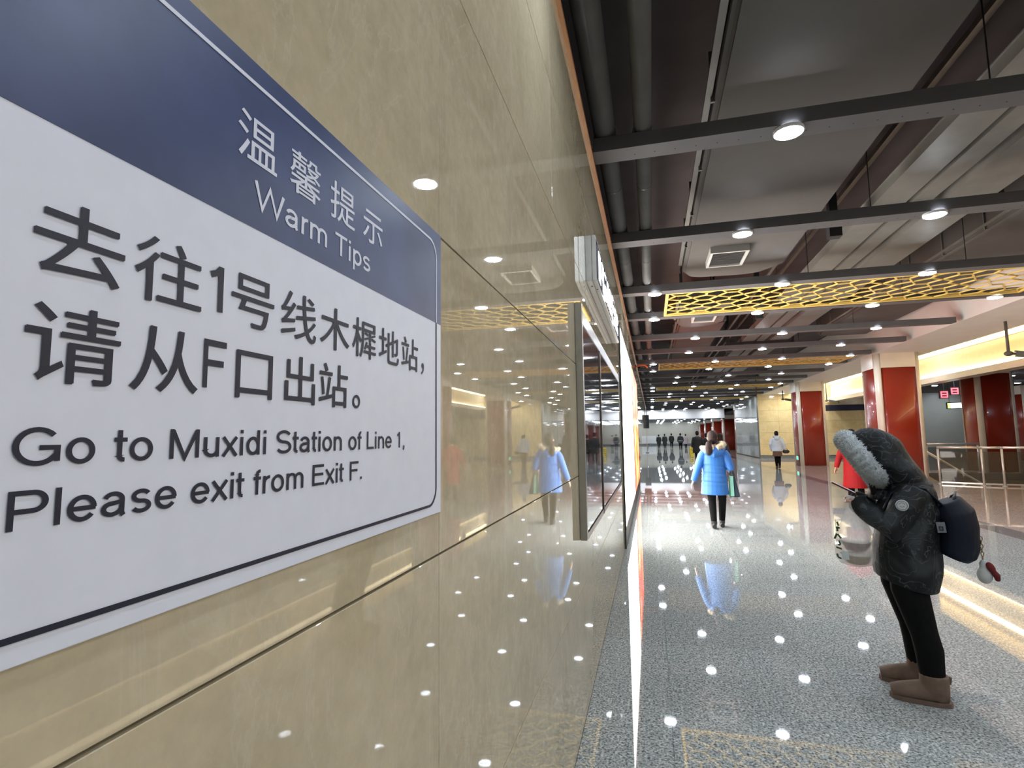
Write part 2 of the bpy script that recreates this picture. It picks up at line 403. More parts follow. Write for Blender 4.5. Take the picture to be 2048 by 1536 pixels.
for b in beams:
    i = vis.index(b) if b in vis else None
    bo = empty('ceiling_beam', (WX + 0.02, b, ZB))
    where = (ORD[i] + ' dark grey steel ceiling beam counted from the photographer') if i is not None else ('dark grey steel ceiling beam above the photographer' if b > 1 else 'dark grey steel ceiling beam behind the photographer')
    tag(bo, where, 'beam', 'ceiling beams')
    link('channel', beam_me, None, bo)
    if b < 12: link('bolt_holes', hole_me, None, bo)
    for x in (2.97, 5.15):
        link('hanger_rod', rod_me, None, bo, (x, 0, 0.125 + 0.66))
    k = beams.index(b)
    lx = [0.15, 2.17, 4.22, 6.2] if (k % 4) in (0, 1) else [1.17, 3.19, 5.21]
    for q, x in enumerate(lx):
        pos = ORD[q] + ' from the marble wall'
        downlight(x, b - 0.02, ZB, ('round downlight, ' + pos + ', on the ' + (ORD[i] + ' ceiling beam') if i is not None else 'round downlight, ' + pos + ', on the ' + ('beam above' if b > 1 else 'beam behind') + ' the photographer'))
row = 0
for y in [58.5, 62, 65.5, 69, 72.5, 76, 79.5, 83, 86.4]:
    row += 1
    for q, x in enumerate((-1.4, 0.9, 3.2, 5.4)):
        downlight(x + (0.6 if row % 2 else 0), y, 3.55, 'tiny downlight beyond the bulkhead, row %s, %s from the left' % (ORD[row - 1], ORD[q]), 1.2, 5)
for q, (x, y) in enumerate(((14.5, 29), (17, 31), (20, 36), (15.2, 42.6), (13.5, 20), (17.5, 22), (21, 27), (17.5, 42.6), (20.0, 42.6), (16, 36))):  # those close to the far wall are added to brighten it
    downlight(x, y, 4.3, '%s of the round downlights over the far right side, some added to brighten it' % ORD[q], 1.3, 2)
for q, (x, y) in enumerate(((9.6, 30.5), (9.6, 34.5), (9.6, 36.6), (9.6, 24.0), (10.5, 36.4))):  # lamps added in the recess to brighten the yellow wall
    downlight(x, y, 5.0, '%s round downlight added in the golden recess to brighten the yellow wall' % ORD[q], 1.5)
downlight(7.9, 36.2, 4.1, 'round downlight added under the soffit to brighten the yellow wall', 1.4)  # extra lamp, added for the part of the yellow wall below the soffit
for q, (x, y) in enumerate(((-1.3, 55.15), (0.15, 55.15), (2.2, 55.15), (5.9, 55.15))):
    downlight(x, y, ZB, 'downlight washing the white bulkhead, %s from the left' % ORD[q], 1.2)

# ------------------------------------------------------------------ gold lattice panels
def lattice(y0, y1, x0, x1, label):
    o = empty('lattice_panel', (x0, y0, ZB + 0.005)); tag(o, label, 'lattice', 'gold ceiling lattices')
    W, Hh = x1 - x0, y1 - y0; t = 0.05; zh = 0.05
    for nm, a, b in (('rail', (0, 0, 0), (W, t, zh)), ('rail', (0, Hh - t, 0), (W, Hh, zh)), ('end_rail', (0, t, 0), (t, Hh - t, zh)), ('end_rail', (W - t, t, 0), (W, Hh - t, zh))):
        boxpart(nm, M_GOLD, o, a, b)
    rows = 4; a = (Hh - 2 * t) / rows; cols = int(round((W - 2 * t) / a)); ax = (W - 2 * t) / cols
    def f(bm):
        for i in range(cols):
            for j in range(rows):
                cx, cy = t + ax * (i + 0.5), t + a * (j + 0.5); cs = [(t + ax * (i + p), t + a * (j + q)) for p in (0, 1) for q in (0, 1)]
                hx, hy = 0.20 * ax, 0.20 * a
                if (i + j) % 2 == 0:
                    e = [((cx - hx, cy), cs[0], cs[1]), ((cx + hx, cy), cs[2], cs[3])]
                else:
                    e = [((cx, cy - hy), cs[0], cs[2]), ((cx, cy + hy), cs[1], cs[3])]
                bar(bm, (*e[0][0], 0.022), (*e[1][0], 0.022), 0.036, 0.018)
                for p, c1, c2 in e:
                    for c in (c1, c2): bar(bm, (*p, 0.022), (*c, 0.022), 0.026, 0.018)
    part('fretwork', M_GOLD, o, f)
for q, (a, b) in enumerate(((9.56, 11.40), (19.1, 20.98), (28.62, 30.5), (38.2, 40.05))):
    lattice(a, b, 0.34, 6.5, ('nearest' if q == 0 else ORD[q]) + ' gold fretwork panel hung between two ceiling beams' + ('' if q else ', cells clearly seen'))

# ------------------------------------------------------------------ ducts, pipes, trays
def duct(y0, y1, x0, x1, z0, z1, label, vent=None, rounded=True):
    o = empty('air_duct', (0, 0, 0)); tag(o, label, 'duct', 'air ducts')
    bm = bmesh.new()
    n = 8; r = 0.5 if rounded else 0.05
    out = [(x0, y0), (x1, y0)]
    for k in range(n + 1): a = math.pi / 2 * k / n; out.append((x1 - r * 1.3 * (1 - math.cos(a)), y1 - r + r * math.sin(a)))
    for k in range(n + 1): a = math.pi / 2 * k / n; out.append((x0 + r * 0.4 * (1 - math.sin(a)) , y1 - r * (1 - math.cos(a)))) if False else None
    out += [(x0 + 0.3, y1), (x0 + 0.1, y1 - 0.12), (x0, y1 - 0.4)]
    lo = [bm.verts.new((x, y, z0)) for x, y in out]; hi = [bm.verts.new((x, y, z1)) for x, y in out]
    bm.faces.new(lo[::-1]); bm.faces.new(hi)
    for i in range(len(out)): bm.faces.new((lo[i], lo[(i + 1) % len(out)], hi[(i + 1) % len(out)], hi[i]))
    bmesh.ops.bevel(bm, geom=[e for e in bm.edges if all(abs(v.co.z - z0) < 1e-4 for v in e.verts)], offset=0.05, segments=3, affect='EDGES')
    link('casing', mesh_of(bm), M_DUCT, o)
    y = y0 + 1.2
    while y < y1 - 0.6:
        boxpart('flange', M_TRAY, o, (x0 - 0.03, y - 0.012, z0 + 0.03), (x0 + 0.005, y + 0.012, z1)); y += 1.25
    for yy in (y0 + 1.0, (y0 + y1) / 2, y1 - 0.7):
        for xx in (x0 + 0.1, x1 - 0.25): boxpart('hanger_strap', M_BLACK, o, (xx, yy, z1 - 0.01), (xx + 0.03, yy + 0.01, 5.5))
    boxpart('angle', M_TRAY, o, (x0 - 0.075, y0, z0 + 0.08), (x0 - 0.02, y1 - 0.6, z0 + 0.10))
    if vent:
        vx0, vx1, vy0, vy1 = vent
        v = part('vent', mat('vent_frame', (0.50, 0.49, 0.46), 0.5, var=0.05), o, lambda b: [box(b, (vx0, vy0, z0 - 0.10), (vx1, vy0 + 0.04, z0 + 0.02)), box(b, (vx0, vy1 - 0.04, z0 - 0.10), (vx1, vy1, z0 + 0.02)), box(b, (vx0, vy0 + 0.04, z0 - 0.10), (vx0 + 0.04, vy1 - 0.04, z0 + 0.02)), box(b, (vx1 - 0.04, vy0 + 0.04, z0 - 0.10), (vx1, vy1 - 0.04, z0 + 0.02))])
        boxpart('grille_back', M_BLACK, v, (vx0 + 0.04, vy0 + 0.04, z0 - 0.04), (vx1 - 0.04, vy1 - 0.04, z0 - 0.03))
        yy = vy0 + 0.08
        while yy < vy1 - 0.06:
            boxpart('slat', M_PIPE, v, (vx0 + 0.04, yy, z0 - 0.08), (vx1 - 0.04, yy + 0.012, z0 - 0.05)); yy += 0.06
duct(-4, 10.1, 0.64, 2.24, 4.45, 4.95, 'wide flat grey air duct above the nearest beams with a square vent', (0.98, 1.54, 8.45, 9.2))
duct(11.7, 14.0, 0.7, 1.75, 4.30, 4.75, 'short air duct with a square vent behind the nearest gold lattice', (1.0, 1.5, 12.3, 13.0))
duct(14.6, 24, 0.8, 2.0, 4.5, 5.0, 'long air duct beyond the nearest gold lattice', None)
duct(-4, 19, 5.2, 6.7, 4.7, 5.2, 'broad dark duct near the white soffit', None, False)
def pipe(x, z, r, label):
    o = empty('pipe', (x, 0, z)); tag(o, label, 'pipe', 'ceiling pipes')
    part('run', M_PIPE, o, lambda b: tube(b, [(0, -5, 0), (0, 54, 0)], r, (1, 0, 0), 24), True)
    for b in beams:
        def f(bm, b=b):
            pts = [(math.cos(a) * (r + 0.006), b - 0.0, math.sin(a) * (r + 0.006)) for a in [math.pi * k / 10 for k in range(11)]]
            tube(bm, [(r + 0.006, b, -r - 0.02)] + pts + [(-r - 0.006, b, -r - 0.02)], 0.006, (0, 1, 0), 6)
            box(bm, (-r - 0.05, b - 0.03, -r - 0.02), (-r - 0.002, b + 0.03, -r + 0.02)); box(bm, (r + 0.002, b - 0.03, -r - 0.02), (r + 0.05, b + 0.03, -r + 0.02))
        if b < 25: part('pipe_clamp', M_STEEL, o, f)
    for y in (5.6, 8.1, 13.0, 15.5): part('joint_band', M_BLACK, o, lambda b: tube(b, [(0, y, 0), (0, y + 0.02, 0)], r + 0.002, (1, 0, 0), 24))
pipe(-0.30, 4.28, 0.095, 'thicker grey pipe running along the ceiling right beside the marble wall')
pipe(0.025, 4.26, 0.075, 'thinner grey pipe running along the ceiling, second from the marble wall')
for lab, x0, x1, z0, z1 in (('silver cable tray on the ceiling, first beside the wide grey duct', 2.86, 3.24, 4.50, 4.62), ('narrow silver cable tray between the two wider trays', 3.32, 3.56, 4.52, 4.62), ('widest silver cable tray, farthest from the marble wall', 3.68, 4.22, 4.50, 4.62)):
    o = empty('cable_tray', (0, 0, 0)); tag(o, lab, 'cable tray', 'cable trays')
    boxpart('trough', M_TRAY, o, (x0, -4, z0), (x1, 54, z0 + 0.01)); 
    boxpart('side', M_TRAY, o, (x0, -4, z0 + 0.011), (x0 + 0.012, 54, z1)); boxpart('side', M_TRAY, o, (x1 - 0.012, -4, z0 + 0.011), (x1, 54, z1))
    boxpart('cover_edge', M_TRAY, o, (x0 - 0.012, -4, z1), (x1 + 0.012, 54, z1 + 0.012))
for i, y in enumerate((3.4, 7.8, 13.0, 18.0)):
    o = empty('tray_hanger', (0, y, 0)); tag(o, '%s black trapeze hanger carrying the cable trays' % ORD[i], 'hanger', 'tray hangers')
    boxpart('crossbar', M_BLACK, o, (2.42, -0.05, 4.39), (4.3, 0.05, 4.485)); boxpart('post', M_BLACK, o, (2.42, -0.05, 4.487), (2.52, 0.05, 5.5)); boxpart('post', M_BLACK, o, (4.32, -0.05, 4.40), (4.38, 0.05, 5.5))
    boxpart('plate', M_BLACK, o, (2.40, -0.07, 4.20), (2.55, 0.07, 4.388))
for i, (x, z) in enumerate(((2.33, 4.72), (2.66, 4.85))):
    o = tag(boxpart('angle_rail', M_BRONZE, None, (x, -4, z), (x + 0.06, 50, z + 0.06)), ('lower' if i == 0 else 'upper') + ' rusty brown rail running beside the wide grey duct', 'rail', 'angle rails')

# ------------------------------------------------------------------ the notice on the wall
SGN_X = WX + 0.004
sign = empty('information_sign', (SGN_X, 0.57, 1.452)); tag(sign, 'blue and white notice board with Chinese and English exit directions', 'sign')
M_SWHITE = mat('sign_white', (0.80, 0.82, 0.91), 0.42, var=0.02, vs=30)
M_SNAVY = mat('sign_navy', (0.032, 0.052, 0.15), 0.34, var=0.28, vs=7)
M_INK = mat('ink_navy', (0.012, 0.014, 0.032), 0.5, var=0.1, vs=30)
M_INKW = mat('ink_white', (0.76, 0.78, 0.87), 0.45, var=0.02, vs=30)
SY0, SY1, SZ0, SZ1, SZB = 0.12, 1.0215, 1.452, 2.024, 1.833
def srel(a, b): return rel(sign, a, b)
boxpart('board', M_SWHITE, sign, *srel((WX, SY0, SZ0), (SGN_X, SY1, SZ1)), bevel=0.0006)
boxpart('blue_band', M_SNAVY, sign, *srel((SGN_X, SY0 + 0.0006, SZB), (SGN_X + 0.0004, SY1 - 0.0006, SZ1 - 0.0006)))
def outline(w):
    a0, a1, b0, b1, r = 0.146 + w, 0.9955 - w, 1.4705 + w, 1.9985 - w, 0.034 - w
    pts = [(a1, SZB)]
    for cy, cz, st in ((a1 - r, b1 - r, 0), (a0 + r, b1 - r, 90), (a0 + r, b0 + r, 180), (a1 - r, b0 + r, 270)):
        if st == 180: pts.append((a0, SZB))
        for k in range(13): a = math.radians(st + 7.5 * k); pts.append((cy + r * math.cos(a), cz + r * math.sin(a)))
    pts.append((a1, SZB))
    return pts
oa, ob = outline(-0.0023), outline(0.0023)
for upper in (True, False):
    def f(bm):
        for i in range(len(oa) - 1):
            zc = (oa[i][1] + oa[i + 1][1]) / 2
            if (zc > SZB) == upper:
                v = [bm.verts.new((0.0007, y - sign.location.y, z - sign.location.z)) for y, z in (oa[i], oa[i + 1], ob[i + 1], ob[i])]
                bm.faces.new(v)
        bmesh.ops.recalc_face_normals(bm, faces=bm.faces[:])
        w = bmesh.ops.extrude_face_region(bm, geom=bm.faces[:])
        bmesh.ops.translate(bm, verts=[g for g in w['geom'] if isinstance(g, bmesh.types.BMVert)], vec=(0.0003, 0, 0))
    o = part('border_line', M_INKW if upper else M_INK, sign, f); o['label'] = 'white rounded border line' if upper else 'navy rounded border line'
def text_mesh(s, off=0.0):
    c = bpy.data.curves.new('t', 'FONT'); c.body = s; c.size = 1; c.offset = off; c.resolution_u = 6
    o = bpy.data.objects.new('t', c); COL.objects.link(o)
    me = bpy.data.meshes.new_from_object(o.evaluated_get(bpy.context.evaluated_depsgraph_get()))
    bpy.data.objects.remove(o); bpy.data.curves.remove(c)
    return me
def arc(cx, cy, rx, ry, a0, a1):
    n = max(4, int(abs(a1 - a0) / 12))
    return [(cx + rx * math.cos(math.radians(a0 + (a1 - a0) * i / n)), cy + ry * math.sin(math.radians(a0 + (a1 - a0) * i / n))) for i in range(n + 1)]
SW = 0.132; _h = SW / 2; XH = 0.725; _b = _h - 0.012; _T = XH - _h + 0.012; _C = 1 - _h + 0.012
def s_curve(cx, rx, t, dx=0.0):
    m = (t + _b) / 2
    return arc(cx, (t + m) / 2, rx, (t - m) / 2, 25, 270) + arc(cx, (_b + m) / 2, rx * 1.06, (m - _b) / 2, 90, -155)[1:]
_e = lambda cx, rx: arc(cx, XH / 2, rx, (_T - _b) / 2, 0, 360)
GLYPH = {   # plain grotesque letters as stroked centre lines: advance, strokes (cap height 1)
 'G': (1.087, [arc(.55, .5, .43, (_C - _b) / 2, 42, 322) + [(.955, .15)], [(.955, .10), (.955, .49)], [(.58, .47), (.955 + _h, .47)]]),
 'o': (.777, [_e(.388, .27)]), 'e': (.777, [arc(.388, XH / 2, .275, (_T - _b) / 2, 0, 325), [(.115, XH / 2), (.70, XH / 2)]]),
 'a': (.777, [arc(.37, .49, .225, _T - .49, 165, 0) + [(.595, .05)], [(.595, .425), (.34, .385)] + arc(.34, .225, .22, .165, 90, 270) + [(.44, .085), (.54, .15), (.595, .24)], [(.595, .1), (.615, .04), (.64, 0)]]),
 't': (.388, [[(.175, .95), (.175, .18)] + arc(.305, .18, .13, .18 - _b, 180, 275), [(.02, XH - _h), (.37, XH - _h)]]),
 'u': (.777, [[(.155, XH), (.155, .27)] + arc(.3875, .27, .2325, .27 - _b, 180, 355), [(.62, XH), (.62, 0)]]),
 'n': (.777, [[(.155, 0), (.155, XH)], arc(.3875, .45, .2325, _T - .45, 175, 0) + [(.62, 0)]]),
 'm': (1.163, [[(.155, 0), (.155, XH)], arc(.3675, .47, .2125, _T - .47, 175, 0) + [(.58, 0)], arc(.7925, .47, .2125, _T - .47, 175, 0) + [(1.005, 0)]]),
 'r': (.465, [[(.155, 0), (.155, XH)], arc(.40, .42, .245, _T - .42, 175, 82)]),
 'i': (.31, [[(.155, 0), (.155, XH)], [(.155, .865), (.155, 1.0)]]), 'l': (.31, [[(.155, 0), (.155, 1)]]),
 'd': (.777, [[(.62, 0), (.62, 1)], _e(.37, .25)]), 'p': (.777, [[(.155, XH), (.155, -.29)], _e(.405, .25)]),
 'f': (.388, [[(.19, 0), (.19, .80)] + arc(.32, .80, .13, _C - .80, 180, 80), [(.02, XH - _h), (.37, XH - _h)]]),
 's': (.698, [s_curve(.345, .215, _T)]), 'S': (.932, [s_curve(.466, .335, _C)]),
 'x': (.698, [[(.07, 0), (.63, XH)], [(.63, 0), (.07, XH)]]),
 'M': (1.163, [[(.145, 0), (.145, 1)], [(1.018, 0), (1.018, 1)], [(.17, .96), (.5815, .02), (.993, .96)]]),
 'L': (.777, [[(.16, 0), (.16, 1)], [(.16, _h), (.73, _h)]]), 'E': (.932, [[(.16, 0), (.16, 1)], [(.16, 1 - _h), (.84, 1 - _h)], [(.16, .53), (.80, .53)], [(.16, _h), (.86, _h)]]),
 'F': (.853, [[(.16, 0), (.16, 1)], [(.16, 1 - _h), (.80, 1 - _h)], [(.16, .52), (.72, .52)]]),
 'P': (.932, [[(.16, 0), (.16, 1)], [(.16, 1 - _h), (.55, 1 - _h)] + arc(.57, .70, .25, 1 - _h - .70, 85, -85) + [(.55, .466), (.16, .466)]]),
 'W': (1.318, [[(.05, 1), (.34, .03), (.66, .97), (.98, .03), (1.27, 1)]]), 'T': (.853, [[(.4265, 0), (.4265, 1)], [(.03, 1 - _h), (.82, 1 - _h)]]),
 '1': (.777, [[(.44, 0), (.44, 1)], [(.43, .95), (.34, .84), (.20, .77)]]), ',': (.388, [[(.195, .135), (.195, 0), (.14, -.15)]]), '.': (.388, [[(.195, .135), (.195, 0)]]), ' ': (.388, []),
}
def stroke(bm, pts, w, put, lift):
    P = [Vector(p) for p in pts]; closed = (P[0] - P[-1]).length < 1e-5
    if closed: P = P[:-1]
    n = len(P); L_, R_ = [], []
    for i in range(n):
        a = P[i - 1] if (i > 0 or closed) else None; b = P[(i + 1) % n] if (i < n - 1 or closed) else None
        d1 = (P[i] - a).normalized() if a is not None else None; d2 = (b - P[i]).normalized() if b is not None else None
        d = (d1 + d2).normalized() if d1 is not None and d2 is not None else (d1 if d1 is not None else d2)
        k = w / 2
        if d1 is not None and d2 is not None: k = k / max(0.45, d.dot(d1))
        nn = Vector((-d.y, d.x)) * k
        L_.append(bm.verts.new(put(P[i] + nn, lift))); R_.append(bm.verts.new(put(P[i] - nn, lift)))
    for i in range(n if closed else n - 1):
        j = (i + 1) % n; bm.faces.new((L_[i], R_[i], R_[j], L_[j]))
def latin_line(bm, text, y0, z0, width, cap, to_world, sw=SW):
    x = 0; runs = []
    for ch in text: runs.append((ch, x)); x += GLYPH[ch][0]
    first = min(p[0] for st_ in GLYPH[text[0]][1] for p in st_) - _h; last = x - (GLYPH[text[-1]][0] - max(p[0] for st_ in GLYPH[text[-1]][1] for p in st_) - _h)
    sx = width / (last - first); lift = 0
    for ch, ox in runs:
        for q, st_ in enumerate(GLYPH[ch][1]):
            stroke(bm, st_, sw, lambda p, l: to_world(y0 + (ox + p.x - first) * sx, z0 + p.y * cap) + Vector((l, 0, 0)), q * 0.00004)
def text_on(name, items, m, parent, to_world, bold=0.0):
    """flat print laid on a surface: (string, y0, z0, width of an em or of the line, height, 'cjk' or 'latin')"""
    bm = bmesh.new()
    for s, y0, z0, sy, sz, kind in items:
        if kind == 'latin': latin_line(bm, s, y0, z0, sy, sz, to_world); continue
        me = text_mesh(s)
        for k, sh in enumerate((-bold, bold) if bold else (0,)):
            n0 = len(bm.verts); bm.from_mesh(me); bm.verts.ensure_lookup_table()
            for v in bm.verts[n0:]: v.co = to_world(y0 + (v.co.x + sh) * sy, z0 + (v.co.y + sh) * sz) + Vector((0.00005 * k, 0, 0))
        bpy.data.meshes.remove(me)
    bmesh.ops.recalc_face_normals(bm, faces=bm.faces[:])
    return link(name, mesh_of(bm), m, parent)
sw = lambda y, z: Vector((0.0009, y - sign.location.y, z - sign.location.z))
def cjk(chars, centers, zb, sy, sz): return [(c, cy - 0.5 * sy, zb, sy, sz, 'cjk') for c, cy in zip(chars, centers)]
# glyph box: ink spans about -0.08..0.84 of an em
o = text_on('lettering', cjk('温馨提示', [0.4815, 0.567, 0.6525, 0.738], 1.9105, 0.067, 0.0595), M_INKW, sign, sw, 0.003); o['label'] = 'white Chinese heading'
o = text_on('lettering', [('Warm Tips', 0.477, 1.8575, 0.253, 0.0305, 'latin')], M_INKW, sign, sw, 0.0); o['label'] = 'white English heading'
o = text_on('lettering', cjk('去往', [0.3005, 0.3785], 1.7265, 0.0745, 0.063) + [('1', 0.420, 1.7285, 0.0195, 0.0465, 'latin')] + cjk('号线木樨地站', [0.483 + 0.0782 * k for k in range(6)], 1.7265, 0.0735, 0.063) + [('，', 0.915, 1.7265, 0.06, 0.063, 'cjk')], M_INK, sign, sw, 0.006); o['label'] = 'navy Chinese line naming line and station'
o = text_on('lettering', cjk('请从', [0.3005, 0.3785], 1.6485, 0.0745, 0.063) + [('F', 0.4185, 1.6515, 0.031, 0.0475, 'latin')] + cjk('口出站', [0.488, 0.5665, 0.638], 1.6485, 0.0735, 0.063) + [('。', 0.683, 1.6485, 0.065, 0.063, 'cjk')], M_INK, sign, sw, 0.006); o['label'] = 'navy Chinese line naming the exit'
o = text_on('lettering', [('Go to Muxidi Station of Line 1,', 0.264, 1.5845, 0.590, 0.0265, 'latin')], M_INK, sign, sw, 0.0); o['label'] = 'navy English line naming the station'
o = text_on('lettering', [('Please exit from Exit F.', 0.264, 1.5415, 0.450, 0.0265, 'latin')], M_INK, sign, sw, 0.0); o['label'] = 'navy English line naming the exit'

# ------------------------------------------------------------------ glass case, lit sign box and ad walls on the left wall
M_FRAME = mat('dull_steel', (0.36, 0.34, 0.29), 0.3, metal=0.4, var=0.08, vs=12)
gc = empty('glass_display_case', (WX, 3.15, 1.0)); tag(gc, 'wall mounted dark glass display case in a steel frame past the notice', 'display case')
def gcr(a, b): return rel(gc, a, b)
XF = WX + 0.042
boxpart('back', M_DARKGLASS, gc, *gcr((WX + 0.001, 3.17, 1.02), (WX + 0.012, 6.88, 2.28)))
boxpart('pane', M_DARKGLASS, gc, *gcr((XF - 0.012, 3.19, 1.045), (XF - 0.004, 4.255, 2.27)))
boxpart('pane', M_DARKGLASS, gc, *gcr((XF - 0.012, 4.275, 1.045), (XF - 0.004, 6.85, 2.27)))
boxpart('side_frame', M_FRAME, gc, *gcr((WX + 0.001, 3.14, 1.0), (XF, 3.19, 2.40)), bevel=0.003)
boxpart('side_frame', M_FRAME, gc, *gcr((WX + 0.001, 6.85, 1.0), (XF, 6.9, 2.40)), bevel=0.003)
boxpart('mullion', M_BRONZE, gc, *gcr((WX + 0.013, 4.25, 1.0), (XF + 0.004, 4.28, 2.272)))
boxpart('top_rail', M_STEEL, gc, *gcr((WX + 0.001, 3.19, 2.272), (XF, 6.85, 2.36)), bevel=0.003)
boxpart('bottom_rail', M_BRONZE, gc, *gcr((WX + 0.001, 3.19, 1.0), (XF, 6.85, 1.035)))
ls = empty('lit_sign_box', (WX, 3.8, 2.72)); tag(ls, 'long steel sign box with glowing white characters high on the marble wall', 'sign')
def lsr(a, b): return rel(ls, a, b)
SXF = WX + 0.078
boxpart('casing', M_STEEL, ls, *lsr((WX + 0.001, 3.8, 2.72), (WX + 0.046, 6.55, 3.06)), bevel=0.003)
boxpart('front_tray', M_STEEL, ls, *lsr((WX + 0.049, 3.8, 2.72), (SXF, 6.55, 3.06)), bevel=0.003)
boxpart('seam', M_BLACK, ls, *lsr((WX + 0.044, 3.805, 2.725), (WX + 0.051, 6.545, 3.055)))
boxpart('face', mat('sign_face_blue', (0.01, 0.03, 0.10), 0.15, var=0.1), ls, *lsr((SXF, 3.83, 2.74), (SXF + 0.002, 6.52, 3.04)))
M_GLYPH = mat('glyph_light', (1, 1, 1), 0.5, emit=(0.92, 0.97, 1.0), es=5, var=0.01)
y = 4.0
for k in range(9):
    def f_gl(bm):
        for a, b, c, d in ((0, 0.20, 0.16, 0.23), (0.0, 0.1201, 0.03, 0.1999), (0, 0.09, 0.16, 0.12), (0.065, 0.0, 0.10, 0.0899), (0.13, 0.1201, 0.16, 0.1999), (0.0, 0.0, 0.03, 0.0899), (0.065, 0.1201, 0.09, 0.1999), (0.13, 0.0, 0.16, 0.0899)):
            if random.random() < 0.72: box(bm, (SXF + 0.0021 - WX, y + a - 3.8, 2.775 + b - 2.72), (SXF + 0.0035 - WX, y + c - 3.8, 2.775 + d - 2.72))
    g = part('glowing_character', M_GLYPH, ls, f_gl); g['kind'] = 'stuff'
    y += 0.275
for i, yy in enumerate((3.95, 4.05)): part('screw', M_BLACK, ls, lambda b: cyl(b, (0.03 + 0.03 * i, yy - 3.8, -0.0015), 0.006, 0.004, 10))
# ad walls: lit boxes
M_ADW = mat('ad_white_glow', (1, 1, 1), 0.3, emit=(1.0, 0.94, 0.88), es=8.5, var=0.01)
def ad(y0, y1, label, name, m):
    o = empty('light_box', (WX, y0, 0.25)); tag(o, label, 'light box', 'lit advertising walls')
    r = lambda a, b: rel(o, a, b)
    boxpart('face', m, o, *r((WX + 0.012, y0 + 0.05, 0.28), (WX + 0.016, y1 - 0.05, 3.22)))
    M = M_BLACK
    boxpart('case', M, o, *r((WX + 0.001, y0, 0.25), (WX + 0.0115, y1, 3.25)))
    for a, b in (((WX + 0.012, y0, 0.25), (WX + 0.022, y0 + 0.05, 3.25)), ((WX + 0.012, y1 - 0.05, 0.25), (WX + 0.022, y1, 3.25)), ((WX + 0.012, y0 + 0.05, 0.25), (WX + 0.022, y1 - 0.05, 0.28)), ((WX + 0.012, y0 + 0.05, 3.22), (WX + 0.022, y1 - 0.05, 3.25))):
        boxpart('frame', M, o, *r(a, b))
    return o
a1 = ad(7.95, 12.75, 'tall white glowing advertising wall, nearer of the two lit walls', 'white', M_ADW)
M_ADR = mat('ad_red_glow', (0.8, 0.1, 0.05), 0.3, emit=(1.0, 0.12, 0.03), es=2.6)
nt = M_ADR.node_tree; b = nt.nodes['Principled BSDF']
tc = nt.nodes.new('ShaderNodeTexCoord'); vo = nt.nodes.new('ShaderNodeTexVoronoi'); vo.inputs['Scale'].default_value = 1.1
nt.links.new(tc.outputs['Object'], vo.inputs['Vector'])
cc = ramp(nt, vo.outputs['Distance'], [(0.0, (1.0, 0.85, 0.5)), (0.26, (1.0, 0.75, 0.2)), (0.30, (1.0, 0.45, 0.04)), (0.40, (1.0, 0.14, 0.04)), (0.8, (0.9, 0.06, 0.02))])
nt.links.new(cc, b.inputs['Emission Color'])
a2 = ad(12.85, 17.65, 'tall red and gold glowing advertising wall, farther of the two lit walls', 'red', M_ADR)
bb = struct(boxpart('baseboard_left', M_BLACK, None, (WX + 0.001, 7.9, 0.001), (WX + 0.02, 17.7, 0.245)), 'black kick strip under the lit advertising walls')
o = empty('fire_alarm_bracket', (WX, 17.9, 3.85)); tag(o, 'orange bent bracket under the ceiling beside the lit walls', 'bracket')
part('arm', mat('orange_plastic', (0.85, 0.22, 0.06), 0.4, var=0.05), o, lambda b: tube(b, [(0, 0, 0), (0.15, 0, 0.04), (0.3, 0, 0.03), (0.38, 0, -0.06)], [(0.04, 0.03)] * 4, (0, 1, 0), 10), True)
boxpart('plate', M_BLACK, o, (0.001, -0.06, -0.06), (0.012, 0.06, 0.06))

